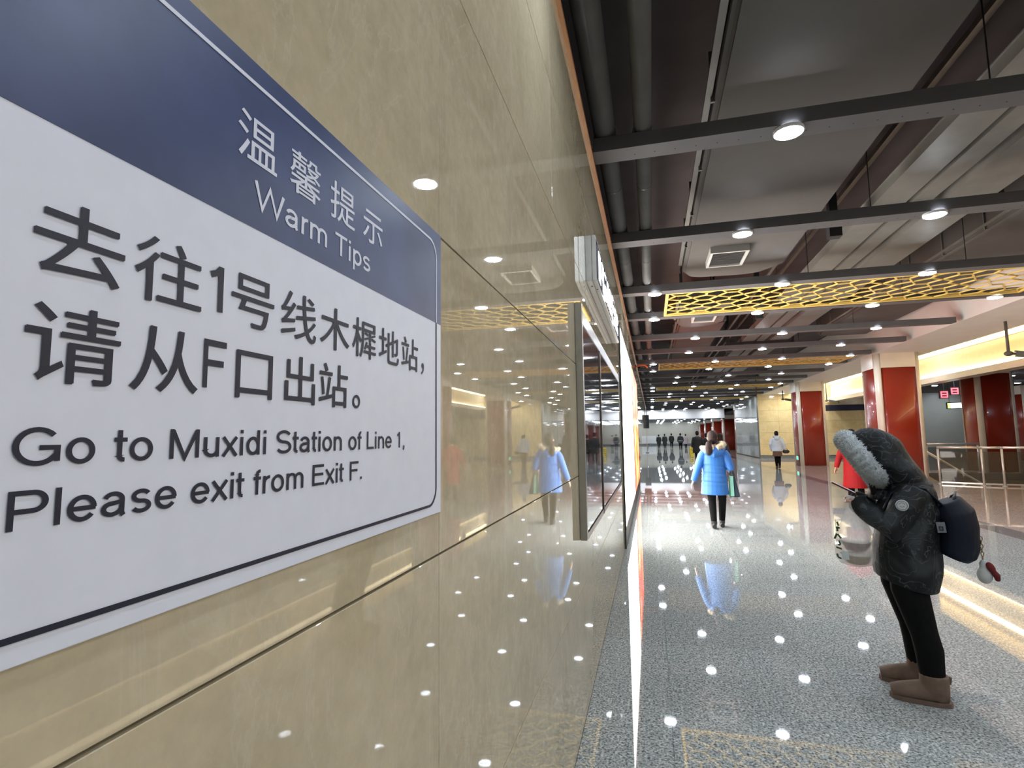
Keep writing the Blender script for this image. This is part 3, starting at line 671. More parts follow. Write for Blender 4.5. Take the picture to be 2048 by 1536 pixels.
# ------------------------------------------------------------------ red columns
def column_proto():
    W = 1.36; c = 0.20; Hc = 4.1; TB = 0.47
    o = empty('red_column', (0, 0, 0))
    boxpart('core', M_WHITE, o, (0.09, 0.09, 0), (W - 0.09, W - 0.09, Hc))
    def panel(bm):
        n = 8; w = W - 2 * c
        pts = [(c + w * i / n, 0.075 - 0.055 * math.sin(math.pi * i / n)) for i in range(n + 1)]
        lo = [bm.verts.new((x - W / 2, y - W / 2, 0.02)) for x, y in pts]; hi = [bm.verts.new((x - W / 2, y - W / 2, Hc - TB)) for x, y in pts]
        bk0 = [bm.verts.new((x - W / 2, 0.11 - W / 2, z)) for z in (0.02, Hc - TB) for x in (c, W - c)]
        for i in range(n): bm.faces.new((lo[i], lo[i + 1], hi[i + 1], hi[i])).smooth = True
        bm.faces.new([bk0[0]] + [bk0[1]] + lo[::-1]); bm.faces.new(hi + [bk0[3], bk0[2]])
        bm.faces.new((lo[0], hi[0], bk0[2], bk0[0])); bm.faces.new((hi[-1], lo[-1], bk0[1], bk0[3]))
    def strip(bm):
        n = 6; pts = [(-W / 2 + c - 0.004, -W / 2 + 0.055)]
        cx, cy, r = -W / 2 + c, -W / 2 + c, c - 0.045
        pts = [(cx + r * math.cos(a), cy + r * math.sin(a)) for a in [math.pi + math.pi / 2 * i / n for i in range(n + 1)]]
        lo = [bm.verts.new((x, y, 0)) for x, y in pts]; hi = [bm.verts.new((x, y, Hc)) for x, y in pts]
        ba, bb2 = bm.verts.new((cx, cy, 0)), bm.verts.new((cx, cy, Hc))
        for i in range(n): bm.faces.new((lo[i], lo[i + 1], hi[i + 1], hi[i])).smooth = True
        bm.faces.new([ba] + lo[::-1]); bm.faces.new([bb2] + hi)
        bm.faces.new((ba, lo[0], hi[0], bb2)); bm.faces.new((lo[-1], ba, bb2, hi[-1]))
    b1 = bmesh.new(); panel(b1); pm = mesh_of(b1); pm.materials.append(M_RED)
    b2 = bmesh.new(); strip(b2); sm = mesh_of(b2); sm.materials.append(M_CREAM)
    for k in range(4):
        link('red_panel', pm, None, o, (W / 2, W / 2, 0), (0, 0, math.pi / 2 * k))
        link('corner_strip', sm, None, o, (W / 2, W / 2, 0), (0, 0, math.pi / 2 * k))
    for k in range(4):
        a, b = [((c, 0.03, Hc - TB + 0.005), (W - c, 0.12, Hc)), ((W - 0.12, c, Hc - TB + 0.005), (W - 0.03, W - c, Hc)), ((c, W - 0.12, Hc - TB + 0.005), (W - c, W - 0.03, Hc)), ((0.03, c, Hc - TB + 0.005), (0.12, W - c, Hc))][k]
        boxpart('head_band', M_CREAM, o, a, b)
    return o
proto = column_proto()
cols = [(6.95, 19.25, 4.1, 'largest glossy red column with cream corners, behind the hooded person'),
        (6.95, 28.85, 4.1, 'red column with cream corners, second along the soffit, beside the yellow wall'),
        (6.85, 47.9, 4.1, 'red column with cream corners just past the grey stone wall'),
        (6.95, 57.5, 3.5, 'far red column just behind the white bulkhead'),
        (6.95, 67.0, 3.5, 'far red column, second beyond the bulkhead'), (6.95, 76.5, 3.5, 'far red column, third beyond the bulkhead'), (6.95, 85.0, 3.5, 'far red column, nearest the end wall'),
        (12.3, 24.6, 4.3, 'red column rising behind the glass railing on the right'), (10.75, 9.7, 3.5, 'red column out to the right of the hooded person'),
        (18.5, 33.0, 3.9, 'farthest red column on the right side')]
for i, (x, y, h, lab) in enumerate(cols):
    o = proto if i == 0 else copy_tree(proto)
    o.location = (x, y, 0); o.scale = (1, 1, h / 4.1); tag(o, lab, 'column', 'red columns')

# ------------------------------------------------------------------ railing by the stairs
def railing(pts, label, top=1.1, glass=True):
    o = empty('glass_railing', (pts[0][0], pts[0][1], 0)); tag(o, label, 'railing', 'stair railings')
    P0 = Vector((pts[0][0], pts[0][1], 0))
    for i, p in enumerate(pts):
        v = Vector((p[0], p[1], 0)) - P0
        part('post', M_STEEL, o, lambda b: (tube(b, [v, v + Vector((0, 0, top - 0.04))], 0.03, (1, 0, 0), 12), cyl(b, v + Vector((0, 0, 0.01)), 0.06, 0.02, 16)), True)
    for p, q in zip(pts, pts[1:]):
        a = Vector((p[0], p[1], 0)) - P0; b_ = Vector((q[0], q[1], 0)) - P0; d = (b_ - a).normalized()
        part('handrail', M_STEEL, o, lambda b: tube(b, [a + Vector((0, 0, top)) - d * 0.02, b_ + Vector((0, 0, top)) + d * 0.02], 0.034, (0, 0, 1), 14), True)
        part('glass_panel', M_GLASS, o, lambda b: bar(b, a + d * 0.05 + Vector((0, 0, 0.53)), b_ - d * 0.05 + Vector((0, 0, 0.53)), 0.012, 0.9))
        part('bottom_rail', M_STEEL, o, lambda b: bar(b, a + d * 0.03 + Vector((0, 0, 0.05)), b_ - d * 0.03 + Vector((0, 0, 0.05)), 0.04, 0.04))
railing([(8.5, 19.3), (9.35, 18.75), (9.75, 18.55), (11.4, 18.3), (13.2, 18.0)], 'steel and glass railing round the stairs in front of the red columns')
railing([(12.1, 24.45), (10.4, 24.45), (8.75, 24.45)], 'far steel and glass railing on the other side of the stairs')
o = empty('stair_balustrade', (9.0, HY0 + 2.0, 0)); tag(o, 'sloping steel balustrade going down with the stairs', 'balustrade')
part('handrail', M_STEEL, o, lambda b: tube(b, [(0, 0, 0.95), (4.6, 0, -2.3)], 0.04, (0, 1, 0), 12), True)
part('stringer', M_CREAM, o, lambda b: bar(b, (0, 0, 0.0), (4.6, 0, -3.25), 0.08, 0.22, (0, 0, 1)))
part('post', M_STEEL, o, lambda b: tube(b, [(0.0, 0, -0.05), (0.0, 0, 0.95)], 0.03, (1, 0, 0), 12), True)

# crowd barrier between the columns
o = empty('crowd_barrier', (8.5, 27.2, 0)); tag(o, 'steel crowd barrier standing between the two red columns', 'barrier')
def f_b(bm):
    tube(bm, [(0, 0, 0.05), (0, 0, 1.08), (2.3, 0, 1.08), (2.3, 0, 0.05)], 0.022, (0, 1, 0), 10)
part('frame', M_STEEL, o, f_b, True)
part('rail', M_STEEL, o, lambda b: tube(b, [(0.02, 0, 0.96), (2.28, 0, 0.96)], 0.016, (0, 1, 0), 8), True)
part('rail', M_STEEL, o, lambda b: tube(b, [(0.02, 0, 0.2), (2.28, 0, 0.2)], 0.016, (0, 1, 0), 8), True)
for k in range(1, 12): part('upright', M_STEEL, o, lambda b: tube(b, [(2.3 * k / 12, 0, 0.2), (2.3 * k / 12, 0, 0.96)], 0.009, (0, 1, 0), 8), True)
for x in (0.15, 2.15): part('foot', M_STEEL, o, lambda b: box(b, (x - 0.03, -0.35, 0), (x + 0.03, 0.35, 0.03)))

# ------------------------------------------------------------------ hanging cameras, clocks, signs on the right
def cctv(x, y, ztop, drop, label):
    o = empty('ceiling_camera', (x, y, ztop)); tag(o, label, 'camera', 'ceiling cameras')
    M = mat('camera_grey', (0.10, 0.095, 0.08), 0.5, var=0.1)
    part('pole', M, o, lambda b: tube(b, [(0, 0, 0), (0, 0, -drop)], 0.03, (1, 0, 0), 12), True)
    part('joint', M, o, lambda b: (ell(b, (0, 0, -drop), (0.09, 0.07, 0.06)), tube(b, [(0, 0, -drop), (0.18, -0.05, -drop - 0.02)], 0.03, (0, 1, 0), 10)), True)
    part('housing', M, o, lambda b: bar(b, (0.12, -0.03, -drop - 0.02), (0.55, -0.2, -drop - 0.13), 0.13, 0.11))
    part('sunshield', M, o, lambda b: bar(b, (0.10, -0.03, -drop + 0.05), (0.60, -0.22, -drop - 0.08), 0.16, 0.015))
    part('lens', M_BLACK, o, lambda b: tube(b, [(0.55, -0.2, -drop - 0.13), (0.58, -0.21, -drop - 0.138)], 0.045, (0, 0, 1), 12), True)
    return o
cctv(8.0, 14.6, 4.1, 0.75, 'ceiling camera on a long drop pole under the soffit at the right edge')
cctv(7.6, 34.5, 4.1, 0.5, 'ceiling camera on a drop pole in front of the yellow wall')
cctv(10.2, 35.5, 5.0, 1.5, 'ceiling camera below the lit recess between the two red columns')
dz = empty('direction_board', (9.5, 36.5, 3.1)); tag(dz, 'dark blue hanging direction board in front of the yellow wall', 'sign')
boxpart('panel', mat('board_navy', (0.02, 0.022, 0.05), 0.4, var=0.1), dz, (-0.2, -0.06, -0.18), (3.0, 0.06, 0.18))
for x in (0.0, 0.9): part('rod', M_STEEL, dz, lambda b: tube(b, [(x, 0, 0.18), (x, 0, 1.9)], 0.012, (1, 0, 0), 8), True)
M_REDLED = mat('red_led', (1, 0.05, 0.05), 0.5, emit=(1.0, 0.03, 0.04), es=9, var=0.01)
for q, (x, y, z) in enumerate(((13.70, 30.0, 3.35), (14.14, 30.0, 3.50))):
    o = empty('led_display', (x, y, z)); tag(o, '%s of the two small red LED displays under the right ceiling' % ('left' if q == 0 else 'right'), 'display', 'red LED displays')
    boxpart('case', M_BLACK, o, (-0.19, 0, -0.19), (0.19, 0.1, 0.19))
    def f(b):
        for a, c in (((-0.15, -0.003, 0.10), (0.15, -0.001, 0.15)), ((-0.15, -0.003, -0.15), (0.15, -0.001, -0.10)), ((-0.15, -0.003, -0.10), (-0.10, -0.001, 0.10)), ((0.10, -0.003, -0.10), (0.15, -0.001, 0.10)), ((-0.10, -0.003, -0.025), (0.10, -0.001, 0.025))): box(b, a, c)
    part('lit_segments', M_REDLED, o, f)
    part('bracket', M_BLACK, o, lambda b: box(b, (-0.02, 0.03, 0.191), (0.02, 0.07, 4.3 - z)))
o = empty('exit_light_sign', (14.6, 31.0, 2.85)); o.scale = (0.62, 1, 0.8); tag(o, 'small lit white sign with a green end on the far right', 'sign')
boxpart('case', M_BLACK, o, (-0.6, 0, -0.2), (0.6, 0.1, 0.2))
boxpart('white_field', mat('white_glow', (1, 1, 1), 0.5, emit=(0.95, 1.0, 0.98), es=4, var=0.01), o, (-0.35, -0.004, -0.15), (0.56, -0.001, 0.15))
boxpart('green_field', mat('green_glow', (0.3, 1, 0.2), 0.5, emit=(0.45, 1.0, 0.12), es=3, var=0.01), o, (-0.56, -0.004, -0.15), (-0.36, -0.001, 0.15))
for x in (-0.4, 0.4): part('rod', M_BLACK, o, lambda b: tube(b, [(x, 0.05, 0.2), (x, 0.05, 1.81)], 0.012, (1, 0, 0), 8))
o = empty('exit_plate', (6.965, 29.3, 0.38)); tag(o, 'small green glowing exit plate low on the second red column', 'sign')
boxpart('case', M_STEEL, o, (-0.03, -0.17, -0.10), (-0.004, 0.17, 0.10)); boxpart('green_face', mat('green_plate', (0.05, 0.5, 0.25), 0.4, emit=(0.1, 0.9, 0.45), es=1.2, var=0.01), o, (-0.033, -0.15, -0.08), (-0.0301, 0.15, 0.08))
# gate post and hanging box at far left
o = empty('hanging_box', (-0.35, 45.5, 3.0)); tag(o, 'small black box hanging near the far end of the marble wall', 'box')
boxpart('body', M_BLACK, o, (-0.2, -0.2, -0.25), (0.2, 0.2, 0.25)); part('rod', M_BLACK, o, lambda b: tube(b, [(0, 0, 0.25), (0, 0, 1.16)], 0.02, (1, 0, 0), 8))
o = empty('banner_post', (-0.52, 50.0, 0)); tag(o, 'tall narrow pink post standing far down the hall', 'post')
boxpart('shaft', mat('pink_post', (0.75, 0.50, 0.42), 0.5, var=0.05), o, (-0.12, -0.12, 0.04), (0.12, 0.12, 2.2)); boxpart('foot', M_BLACK, o, (-0.25, -0.25, 0), (0.25, 0.25, 0.04)); boxpart('top_sign', M_BLACK, o, (-0.1, -0.14, 2.2), (0.35, 0.14, 2.9))
# wet floor sign
o = empty('wet_floor_sign', (2.98, 44.0, 0), 0.2); tag(o, 'yellow folding wet floor sign standing behind the person in black', 'floor sign')
M_Y = mat('yellow_plastic', (0.85, 0.60, 0.02), 0.4, var=0.05)
for sgn, nm in ((-1, 'leaf'), (1, 'leaf')):
    part(nm, M_Y, o, lambda b: bar(b, (0, sgn * 0.17, 0.0), (0, sgn * 0.02, 0.62), 0.30, 0.02, (0, 1, 0)))
def f_w(b):
    for k, z in enumerate((0.45, 0.33, 0.16)):
        w = 0.09 if k != 1 else 0.07
        p = Vector((-w, -0.17 + 0.15 * z / 0.62 - 0.0115, z)); q = Vector((w, p.y, z)); bar(b, p, q, 0.003, 0.05)
part('black_print', M_INK, o, f_w); part('hinge', M_Y, o, lambda b: tube(b, [(-0.14, 0, 0.62), (0.14, 0, 0.62)], 0.02, (0, 0, 1), 8))

# ------------------------------------------------------------------ people
M_SKIN = mat('skin', (0.62, 0.36, 0.26), 0.5, var=0.06, vs=20)
M_HAIR = mat('dark_hair', (0.012, 0.008, 0.007), 0.6, spec=0.2, var=0.3, vs=60)
M_HAIRB = mat('brown_hair', (0.026, 0.016, 0.014), 0.6, spec=0.2, var=0.3, vs=60)
M_LEG = mat('black_leggings', (0.005, 0.005, 0.005), 0.9, spec=0.15, var=0.2, vs=20)
def hand(bm, w, d, lat, s=1.0, curl=0.5):
    """palm and five bent fingers; w wrist, d along the hand, lat towards the thumb"""
    w = Vector(w); d = Vector(d).normalized(); lat = Vector(lat); lat = (lat - d * lat.dot(d)).normalized(); nrm = d.cross(lat)
    tube(bm, [w - d * 0.02 * s, w + d * 0.03 * s, w + d * 0.085 * s], [(0.028 * s, 0.022 * s), (0.038 * s, 0.018 * s), (0.040 * s, 0.014 * s)], lat, 10)
    for k, (off, ln) in enumerate(((0.030, 0.072), (0.010, 0.080), (-0.010, 0.075), (-0.029, 0.058))):
        b0 = w + d * 0.075 * s + lat * off * s
        b1 = b0 + d * ln * 0.45 * s; b2 = b1 + (d * math.cos(curl) + nrm * math.sin(curl)) * ln * 0.3 * s; b3 = b2 + (d * math.cos(curl * 2) + nrm * math.sin(curl * 2)) * ln * 0.28 * s
        tube(bm, [b0, b1, b2, b3], [0.010 * s, 0.0092 * s, 0.0085 * s, 0.007 * s], lat, 8)
    t0 = w + d * 0.025 * s + lat * 0.03 * s; t1 = t0 + (d * 0.6 + lat * 0.6 + nrm * 0.2).normalized() * 0.035 * s; t2 = t1 + (d * 0.9 + lat * 0.15 + nrm * 0.3).normalized() * 0.03 * s
    tube(bm, [t0, t1, t2], [0.013 * s, 0.011 * s, 0.008 * s], nrm, 8)
def head(bm, c, tilt=0.0, s=1.0, yaw=0.0):
    rot = Matrix.Rotation(yaw, 3, 'Z') @ Matrix.Rotation(tilt, 3, 'Y')
    c = Vector(c); P = lambda x, y, z: c + rot @ Vector((x * s, y * s, z * s))
    ell(bm, P(-0.012, 0, 0.02), (0.098 * s, 0.078 * s, 0.098 * s), rot)
    ell(bm, P(0.022, 0, -0.045), (0.068 * s, 0.060 * s, 0.075 * s), rot)
    tube(bm, [P(0.082, 0, 0.02), P(0.106, 0, -0.022), P(0.085, 0, -0.034)], [0.010 * s, 0.014 * s, 0.010 * s], (0, 1, 0), 8)
    for k in (-1, 1):
        ell(bm, P(-0.005, 0.080 * k, -0.005), (0.018 * s, 0.010 * s, 0.030 * s), rot)
        ell(bm, P(0.075, 0.03 * k, 0.028), (0.016 * s, 0.024 * s, 0.008 * s), rot)
    ell(bm, P(0.082, 0, -0.062), (0.012 * s, 0.026 * s, 0.010 * s), rot)
    return P
J0 = dict(hipL=(0, .085, .86), kneeL=(.03, .085, .47), ankL=(-.06, .08, .09), hipR=(0, -.085, .86), kneeR=(.05, -.085, .47), ankR=(.10, -.08, .08),
          shL=(-.01, .165, 1.335), elL=(-.05, .235, 1.07), wrL=(.03, .26, .84), shR=(-.01, -.165, 1.335), elR=(-.03, -.235, 1.07), wrR=(.08, -.25, .85), head=(.02, 0, 1.535))
def person(name, label, loc, fdir, h=1.65, vox=0.012, coat=None, coat_r=1.0, hem=0.60, legs=None, shoes=None, hair=None, J=None, hairstyle='short', skirt=None, group=None, vs_coat=None, hands=True, flare=1.0):
    s = h / 1.65; j = dict(J0); j.update(J or {}); j = {k: Vector(v) * s for k, v in j.items()}
    o = empty(name, loc, math.atan2(fdir[1], fdir[0])); tag(o, label, 'person', group)
    V = lambda x, y, z: Vector((x, y, z)) * s
    def f_body(bm):
        for S in 'LR':
            tube(bm, [j['hip' + S], (j['hip' + S] + j['knee' + S]) / 2, j['knee' + S], j['knee' + S] * 0.6 + j['ank' + S] * 0.4, j['ank' + S]], [x * s for x in (.085, .075, .055, .052, .037)])
            tube(bm, [j['ank' + S] + V(-.05, 0, -.045), j['ank' + S] + V(.05, 0, -.04), j['ank' + S] + V(.14, 0, -.055)], [x * s for x in (.032, .036, .024)])
            tube(bm, [j['sh' + S], j['el' + S], j['wr' + S]], [x * s for x in (.05, .04, .026)])
            if hands:
                d = j['wr' + S] - j['el' + S]; hand(bm, j['wr' + S], d, V(1, 0, 0), s, 0.5 if S == 'L' else -0.5)
        tube(bm, [V(0, 0, .82), V(0, 0, .95), V(0, 0, 1.10), V(0, 0, 1.25), V(-.005, 0, 1.35), V(0, 0, 1.40)], [(a * s, b * s) for a, b in ((.15, .11), (.15, .11), (.125, .095), (.15, .105), (.13, .085), (.055, .055))])
        tube(bm, [V(-.005, 0, 1.36), j['head'] + V(-.02, 0, -.06)], [.052 * s, .048 * s])
        head(bm, j['head'], 0.05, s)
    blob('body', f_body, vox, M_SKIN, o, 3)
    def f_coat(bm):
        q = coat_r
        zs = [hem, (hem + 0.95) / 2, .95, 1.10, 1.22, 1.32, 1.385]; zs = [z for z in zs]
        rr = [(.205 * q * flare, .165 * q * flare), (.20 * q, .16 * q), (.185 * q, .145 * q), (.18 * q, .14 * q), (.185 * q, .14 * q), (.165 * q, .115 * q), (.085, .085)]
        tube(bm, [V(0, 0, z) for z in zs], [(a * s, b * s) for a, b in rr], n=20)
        for S in 'LR':
            tube(bm, [j['sh' + S] * 0.86 + V(0, 0, 0.17), j['sh' + S] * 0.7 + j['el' + S] * 0.3, j['el' + S], j['wr' + S]], [x * s * (0.5 + 0.5 * q) for x in (.075, .072, .062, .048)])
    if vs_coat is None: blob('coat', f_coat, vox, coat, o, 4)
    else: vs_coat(o, f_coat)
    def f_tr(bm):
        for S in 'LR':
            tube(bm, [j['hip' + S], (j['hip' + S] + j['knee' + S]) / 2, j['knee' + S], j['knee' + S] * 0.6 + j['ank' + S] * 0.4, j['ank' + S]], [x * s for x in (.098, .086, .065, .060, .048)])
        tube(bm, [V(0, 0, .80), V(0, 0, .98)], [(.165 * s, .122 * s)] * 2)
    blob('trousers', f_tr, vox, legs or M_LEG, o, 3)
    def f_sh(S):
        def f(bm):
            a = j['ank' + S]
            tube(bm, [a + V(-.01, 0, .03), a + V(-.01, 0, -.02)], [.05 * s, .05 * s])
            tube(bm, [a + V(-.065, 0, -.05), a + V(-.02, 0, -.045), a + V(.06, 0, -.05), a + V(.14, 0, -.062), a + V(.175, 0, -.068)], [(.035 * s, .04 * s), (.042 * s, .045 * s), (.045 * s, .038 * s), (.042 * s, .027 * s), (.025 * s, .018 * s)])
        return f
    for S in 'LR': blob('shoe', f_sh(S), vox * 0.8, shoes or M_BLACK, o, 2)
    hm = hair or M_HAIR
    def f_hair(bm):
        c = j['head']
        ell(bm, c + V(-.022, 0, .028), (.102 * s, .089 * s, .103 * s)); ell(bm, c + V(-.055, 0, -.03), (.065 * s, .082 * s, .085 * s))
        if hairstyle == 'long': tube(bm, [c + V(-.05, 0, 0), c + V(-.09, 0, -.12), c + V(-.13, 0, -.22), c + V(-.14, 0, -.30)], [(.085 * s, .05 * s), (.085 * s, .04 * s), (.075 * s, .03 * s), (.05 * s, .02 * s)])
    blob('hair', f_hair, vox * 0.8, hm, o, 3)
    if skirt:
        blob('skirt', lambda bm: tube(bm, [V(0, 0, .54), V(0, 0, .68), V(0, 0, .86)], [(.20 * s, .17 * s), (.19 * s, .16 * s), (.17 * s, .14 * s)], n=20), vox, skirt, o, 2)
    return o, j, V, s

# --- the woman in the blue coat
M_BLUE = mat('blue_coat', (0.028, 0.145, 0.45), 0.5, var=0.10, vs=5)
M_FURB = mat('beige_fur', (0.70, 0.58, 0.42), 0.9, var=0.18, vs=40)
JB = dict(hipL=(0, .06, .84), kneeL=(.02, .05, .45), ankL=(-.10, .045, .10), hipR=(0, -.10, .84), kneeR=(.08, -.12, .45), ankR=(.14, -.105, .085),
          shL=(-.01, .155, 1.30), elL=(-.06, .265, 1.03), wrL=(-.03, .345, .80), shR=(-.01, -.19, 1.30), elR=(-.05, -.265, 1.02), wrR=(.14, -.275, .98), head=(.02, 0, 1.535))
def quilt(vox):
    def go(o, f):
        def f2(bm):
            f(bm)
        c = blob('coat', f2, vox, M_BLUE, o, 4)
        me = c.data                                   # quilting: the shell pulls in along each seam
        seams = [0.78, 0.93, 1.06]
        for v in me.vertices:
            x, y, z = v.co
            if abs(y + 0.02) < 0.245 and z < 1.2:
                d = min(abs(z - q - 0.01 * math.sin(9 * y)) for q in seams); k = math.exp(-(d / 0.018) ** 2) * 0.05
                bl = 0.025 * math.sin(min(d, 0.07) / 0.07 * math.pi)
                v.co.x *= 1 - k + bl; v.co.y = -0.02 + (y + 0.02) * (1 - k * 0.6 + bl * 0.5)
        return c
    return go
bo, bj, BV, bs = person('person', 'woman in a bright blue padded coat walking away with a tote bag', (1.02, 9.9, 0), (0.02, 1), 1.65, 0.009, coat=M_BLUE, hem=.57, J=JB, hair=M_HAIRB, vs_coat=quilt(0.009), coat_r=1.06, flare=1.06)
def f_hood(bm):
    tube(bm, [(-.02, .15, 1.36), (-.13, .10, 1.30), (-.17, 0, 1.27), (-.13, -.11, 1.30), (-.02, -.165, 1.37)], [.05, .065, .075, .065, .05], (0, 0, 1))
    ell(bm, (-.10, -.005, 1.33), (.10, .14, .06))
blob('hood', f_hood, 0.009, M_BLUE, bo, 4)
def fur_along(name, pts, r, m, parent, tufts, ln, lateral=(0, 0, 1), seed=3):
    rnd = random.Random(seed)
    bm = bmesh.new(); tube(bm, pts, r, lateral, 14)
    P = [Vector(p) for p in pts]
    for k in range(tufts):
        t = rnd.random() * (len(P) - 1); i = min(int(t), len(P) - 2); c = P[i].lerp(P[i + 1], t - i); ax = (P[i + 1] - P[i]).normalized()
        q = r[i] if isinstance(r, (list, tuple)) else r
        if isinstance(q, tuple): q = min(q)
        d = Vector((rnd.gauss(0, 1), rnd.gauss(0, 1), rnd.gauss(0, 1))); d = (d - ax * d.dot(ax)).normalized()
        b0 = c + d * q * 0.88; tip = b0 + (d + Vector((rnd.gauss(0, .4), rnd.gauss(0, .4), rnd.gauss(0, .4)))).normalized() * ln * rnd.uniform(.6, 1.2)
        s1 = d.orthogonal().normalized() * ln * 0.22; s2 = d.cross(s1)
        v = [bm.verts.new(b0 + s1), bm.verts.new(b0 - s1 * .5 + s2 * .87), bm.verts.new(b0 - s1 * .5 - s2 * .87), bm.verts.new(tip)]
        for f in ((0, 1, 3), (1, 2, 3), (2, 0, 3)): bm.faces.new([v[x] for x in f])
    return link(name, mesh_of(bm, True), m, parent)
fur_along('fur_trim', [(.02, .175, 1.37), (-.10, .165, 1.36), (-.17, .10, 1.36), (-.185, 0, 1.345)], [.028, .036, .036, .028], M_FURB, bo, 900, 0.022)
fur_along('fur_trim', [(.03, -.13, 1.45), (-.06, -.17, 1.43), (-.15, -.14, 1.40), (-.18, -.05, 1.365)], [.03, .042, .042, .03], M_FURB, bo, 900, 0.022, seed=5)
blob('ponytail', lambda bm: tube(bm, [(-.09, .04, 1.47), (-.17, .075, 1.44), (-.215, .085, 1.36), (-.225, .085, 1.28), (-.215, .085, 1.24)], [.035, .05, .058, .05, .025]), 0.009, M_HAIRB, bo, 3)
tb = empty('tote_bag', (1.02 + 0.32, 9.98, 0.53)); tag(tb, 'dark green and mint tote bag hanging from the arm of the woman in blue', 'bag')
def f_tote(bm):
    v = [bm.verts.new(p) for p in ((-.09, -.11, 0), (.08, -.13, .0), (.09, .15, 0), (-.09, .15, 0), (-.06, -.06, .36), (.005, -.07, .36), (.02, .1, .36), (-.06, .1, .36))]
    for f in ((0,3,2,1),(4,5,6,7),(0,1,5,4),(1,2,6,5),(2,3,7,6),(3,0,4,7)): bm.faces.new([v[i] for i in f])
    bmesh.ops.bevel(bm, geom=bm.edges[:], offset=0.012, segments=2, affect='EDGES')
part('body', mat('tote_dark', (0.015, 0.035, 0.05), 0.5, var=0.2), tb, f_tote)
part('mint_panel', mat('tote_mint', (0.28, 0.62, 0.48), 0.5, var=0.1), tb, lambda b: bar(b, (-.045, -.131, .015), (-.045, -.083, .35), .055, .012, (0, 1, 0)))
part('green_panel', mat('tote_green', (0.04, 0.22, 0.12), 0.5, var=0.1), tb, lambda b: bar(b, (-.085, -.128, .015), (-.070, -.083, .35), .03, .012, (0, 1, 0)))
for y in (-.05, .08): part('strap', M_BLACK, tb, lambda b: tube(b, [(-.05, y, .355), (-.05, y, .43), (-.045, y + .01, .47), (.0, y, .43), (.01, y, .355)], .007, (0, 1, 0), 8), True)

# --- the hooded person looking at a phone
import functools
HF = Vector((-.968, .25)); HP = Vector((1.5, 3.98))
hp = empty('person', (HP.x, HP.y, 0), math.atan2(HF.y, HF.x)); tag(hp, 'person in a dark patterned hooded coat with grey fur, looking at a phone', 'person')
M_CAMO = mat('camo_coat', (0.012, 0.014, 0.017), 0.6, spec=0.25)
nt = M_CAMO.node_tree; b = nt.nodes['Principled BSDF']; tc = nt.nodes.new('ShaderNodeTexCoord')
n1 = noise(nt, tc.outputs['Object'], 6.5, 2, 0.5, 1.5)
lines = ramp(nt, n1, [(0.40, (0, 0, 0)), (0.415, (1, 1, 1)), (0.43, (0, 0, 0)), (0.555, (0, 0, 0)), (0.568, (1, 1, 1)), (0.58, (0, 0, 0))])
n2 = noise(nt, tc.outputs['Object'], 4.0, 2, 0.5, 0.5)
basec = ramp(nt, n2, [(0.45, (0.006, 0.007, 0.008)), (0.52, (0.011, 0.013, 0.015)), (0.62, (0.035, 0.04, 0.044))])
nt.links.new(mixc(nt, basec, (0.07, 0.08, 0.085), lines), b.inputs['Base Color'])
HLs = dict(hip=(-.02, .095, .80), th=(-.018, .10, .64), knee=(-.072, .115, .39), calf=(-.088, .12, .30), ank=(-.095, .125, .09))
def legpts(sgn, du=0.0): return [Vector((p[0] + du, p[1] * sgn, p[2])) for p in (HLs['hip'], HLs['th'], HLs['knee'], HLs['calf'], HLs['ank'])]
WRL, WRR = Vector((.185, .12, 1.125)), Vector((.185, -.07, 1.135))
ELL, ELR = Vector((.07, .235, 1.01)), Vector((.07, -.235, 1.01))
HEADC = Vector((.085, 0, 1.45))
def f_hb(bm):
    for sgn in (1, -1):
        du = 0 if sgn == 1 else 0.03
        tube(bm, legpts(sgn, du), [.085, .078, .056, .055, .038])
        tube(bm, [(-.13 + du, .125 * sgn, .045), (-.03 + du, .125 * sgn, .045), (.08 + du, .13 * sgn, .03)], [.032, .036, .024])
    tube(bm, [(-.02, 0, .78), (-.04, 0, .92), (-.07, 0, 1.08), (-.08, 0, 1.2), (-.05, 0, 1.29), (.03, 0, 1.36), (.07, 0, 1.40)], [(.15, .11), (.135, .10), (.15, .10), (.15, .09), (.08, .07), (.052, .052), (.05, .05)])
    head(bm, HEADC, 0.62)
    for sh, el, wr, lat in ((Vector((-.07, .165, 1.22)), ELL, WRL, Vector((0, -1, .3))), (Vector((-.07, -.165, 1.22)), ELR, WRR, Vector((0, 1, .3)))):
        tube(bm, [sh, el, wr], [.048, .04, .027])
    hand(bm, WRL, Vector((.85, -.15, .50)), Vector((0.2, -1, .5)), 0.85, 1.0)
    hand(bm, WRR, Vector((.85, .35, .42)), Vector((0.2, 1, .4)), 0.85, -0.95)
blob('body', f_hb, 0.007, M_SKIN, hp, 3)
def f_hl(bm):
    for sgn in (1, -1):
        tube(bm, legpts(sgn, 0 if sgn == 1 else 0.03), [.10, .098, .072, .074, .060], n=16)
    tube(bm, [(-.02, 0, .74), (-.03, 0, .92)], [(.17, .13), (.165, .125)])
blob('leggings', f_hl, 0.008, M_LEG, hp, 4)
M_BOOT = mat('taupe_suede', (0.17, 0.115, 0.085), 0.9, var=0.12, vs=25)
M_SOLE = mat('boot_sole', (0.15, 0.10, 0.075), 0.8, var=0.08, vs=25)
